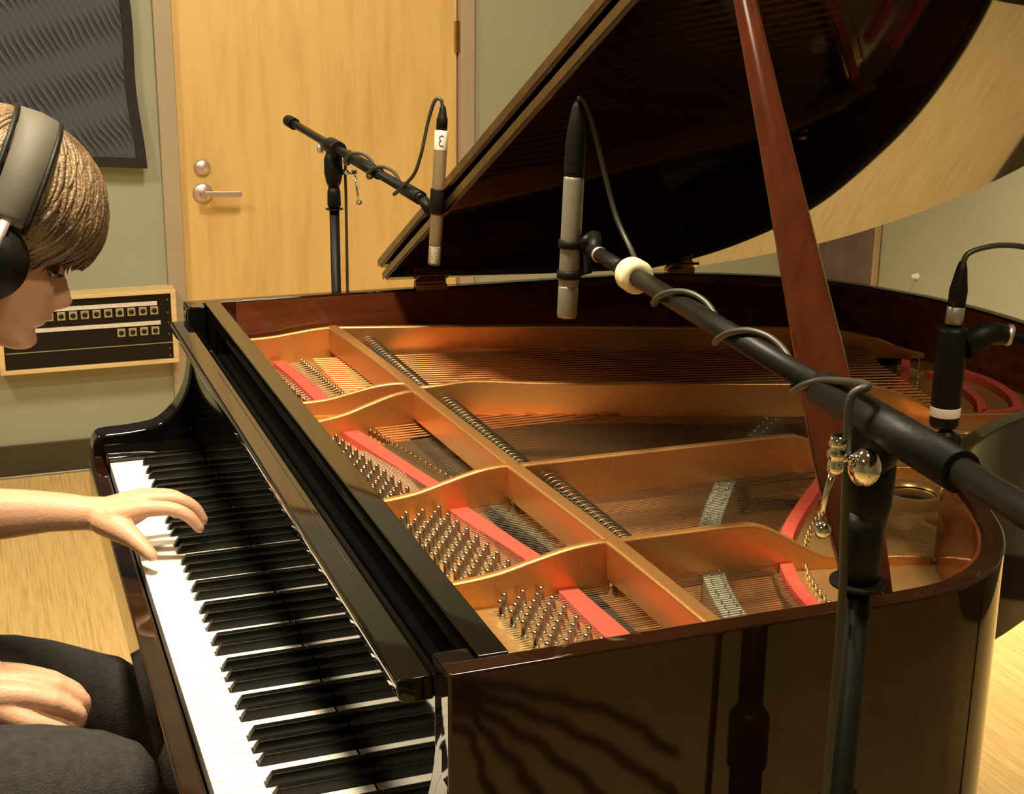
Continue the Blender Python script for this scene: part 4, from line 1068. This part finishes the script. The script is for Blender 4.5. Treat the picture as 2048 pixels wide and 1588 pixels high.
for s_ in (-1, 1): limb(t, [(-.36, s_ * .06, .99), (-.365, s_ * .170, .988), (-.380, s_ * .225, .90)], [.078, .070, .060], 20)
cloth('shirt', t, M['shirt'])
for s_, x_ in ((-1, -.12), (1, .01)):
    yk = -.200 if s_ < 0 else .180
    sh = MB(); limb(sh, [(x_ - .06, yk, .05), (x_ + .03, yk, .055), (x_ + .12, yk, .038), (x_ + .16, yk, .032)], [.042, .046, .036, .028], 16, 4, .95)
    so = sh.build('shoe', M['shoe'], per)
rebase(per)
# headphones
hp_ = empty('headphones', HL(.02, -.085, 0)); tag(hp_, 'grey over-ear headphones worn over the light brown hair', 'headphones')
def band():
    b = MB(); n = 40; vs = []; fs = []
    for i in range(n + 1):
        a = R(-82 + 164 * i / n); ca, sa = math.cos(a), math.sin(a); wv = .0245 - .004 * abs(sa)
        for (fo, ro) in ((-wv, 0), (-wv * .92, .006), (0, .0085), (wv * .92, .006), (wv, 0), (wv * .9, -.004), (-wv * .9, -.004)):
            vs.append(HL(.006 + (.127 + ro) * ca, -.083 + fo - .004, (.098 + ro) * sa))
    K = 7
    for i in range(n):
        for k in range(K): fs.append((i * K + k, i * K + (k + 1) % K, (i + 1) * K + (k + 1) % K, (i + 1) * K + k))
    fs += [list(range(K))[::-1], [n * K + k for k in range(K)]]
    b.add(vs, fs, True); b.build('headband', M['phone_grey'], hp_)
    e = MB()
    for fo in (-.0262, .0225):
        P = [HL(.006 + .1315 * math.cos(R(-84 + 168 * i / 30)), -.087 + fo, .1025 * math.sin(R(-84 + 168 * i / 30))) for i in range(31)]
        e.tube(P, .0034, 8)
    e.build('band_piping', M['blackmatt'], hp_)
    for s_ in (-1, 1):
        c = HL(-.022, -.088, s_ * .083)
        MB().lathe([(.030, 0), (.041, .003), (.044, .010), (.042, .020), (.036, .024), (.034, .032), (.020, .037), (.001, .038)], c, (0, s_, 0), 36).build('ear_cup', M['blackmatt'], hp_)
        MB().tube([HL(.025, -.087, s_ * .104), HL(.0, -.088, s_ * .116), HL(-.025, -.088, s_ * .118)], .006, 10).build('yoke', M['satin'], hp_)
band(); rebase(hp_)
# bench under the pianist
bn = empty('piano_bench', (-.50, 0, 0)); tag(bn, 'black padded piano bench the pianist sits on', 'bench')
MB().box(-.68, -.30, -.36, .36, .42, .475).build('seat', M['leather'], bn, .02, 4)
MB().box(-.66, -.32, -.34, .34, .36, .42).build('apron', M['black_lacquer'], bn, .003)
for sx in (-.645, -.335):
    for sy in (-.32, .32): MB().box(sx - .02, sx + .02, sy - .02, sy + .02, 0, .365).build('leg', M['black_lacquer'], bn, .003)
rebase(bn)
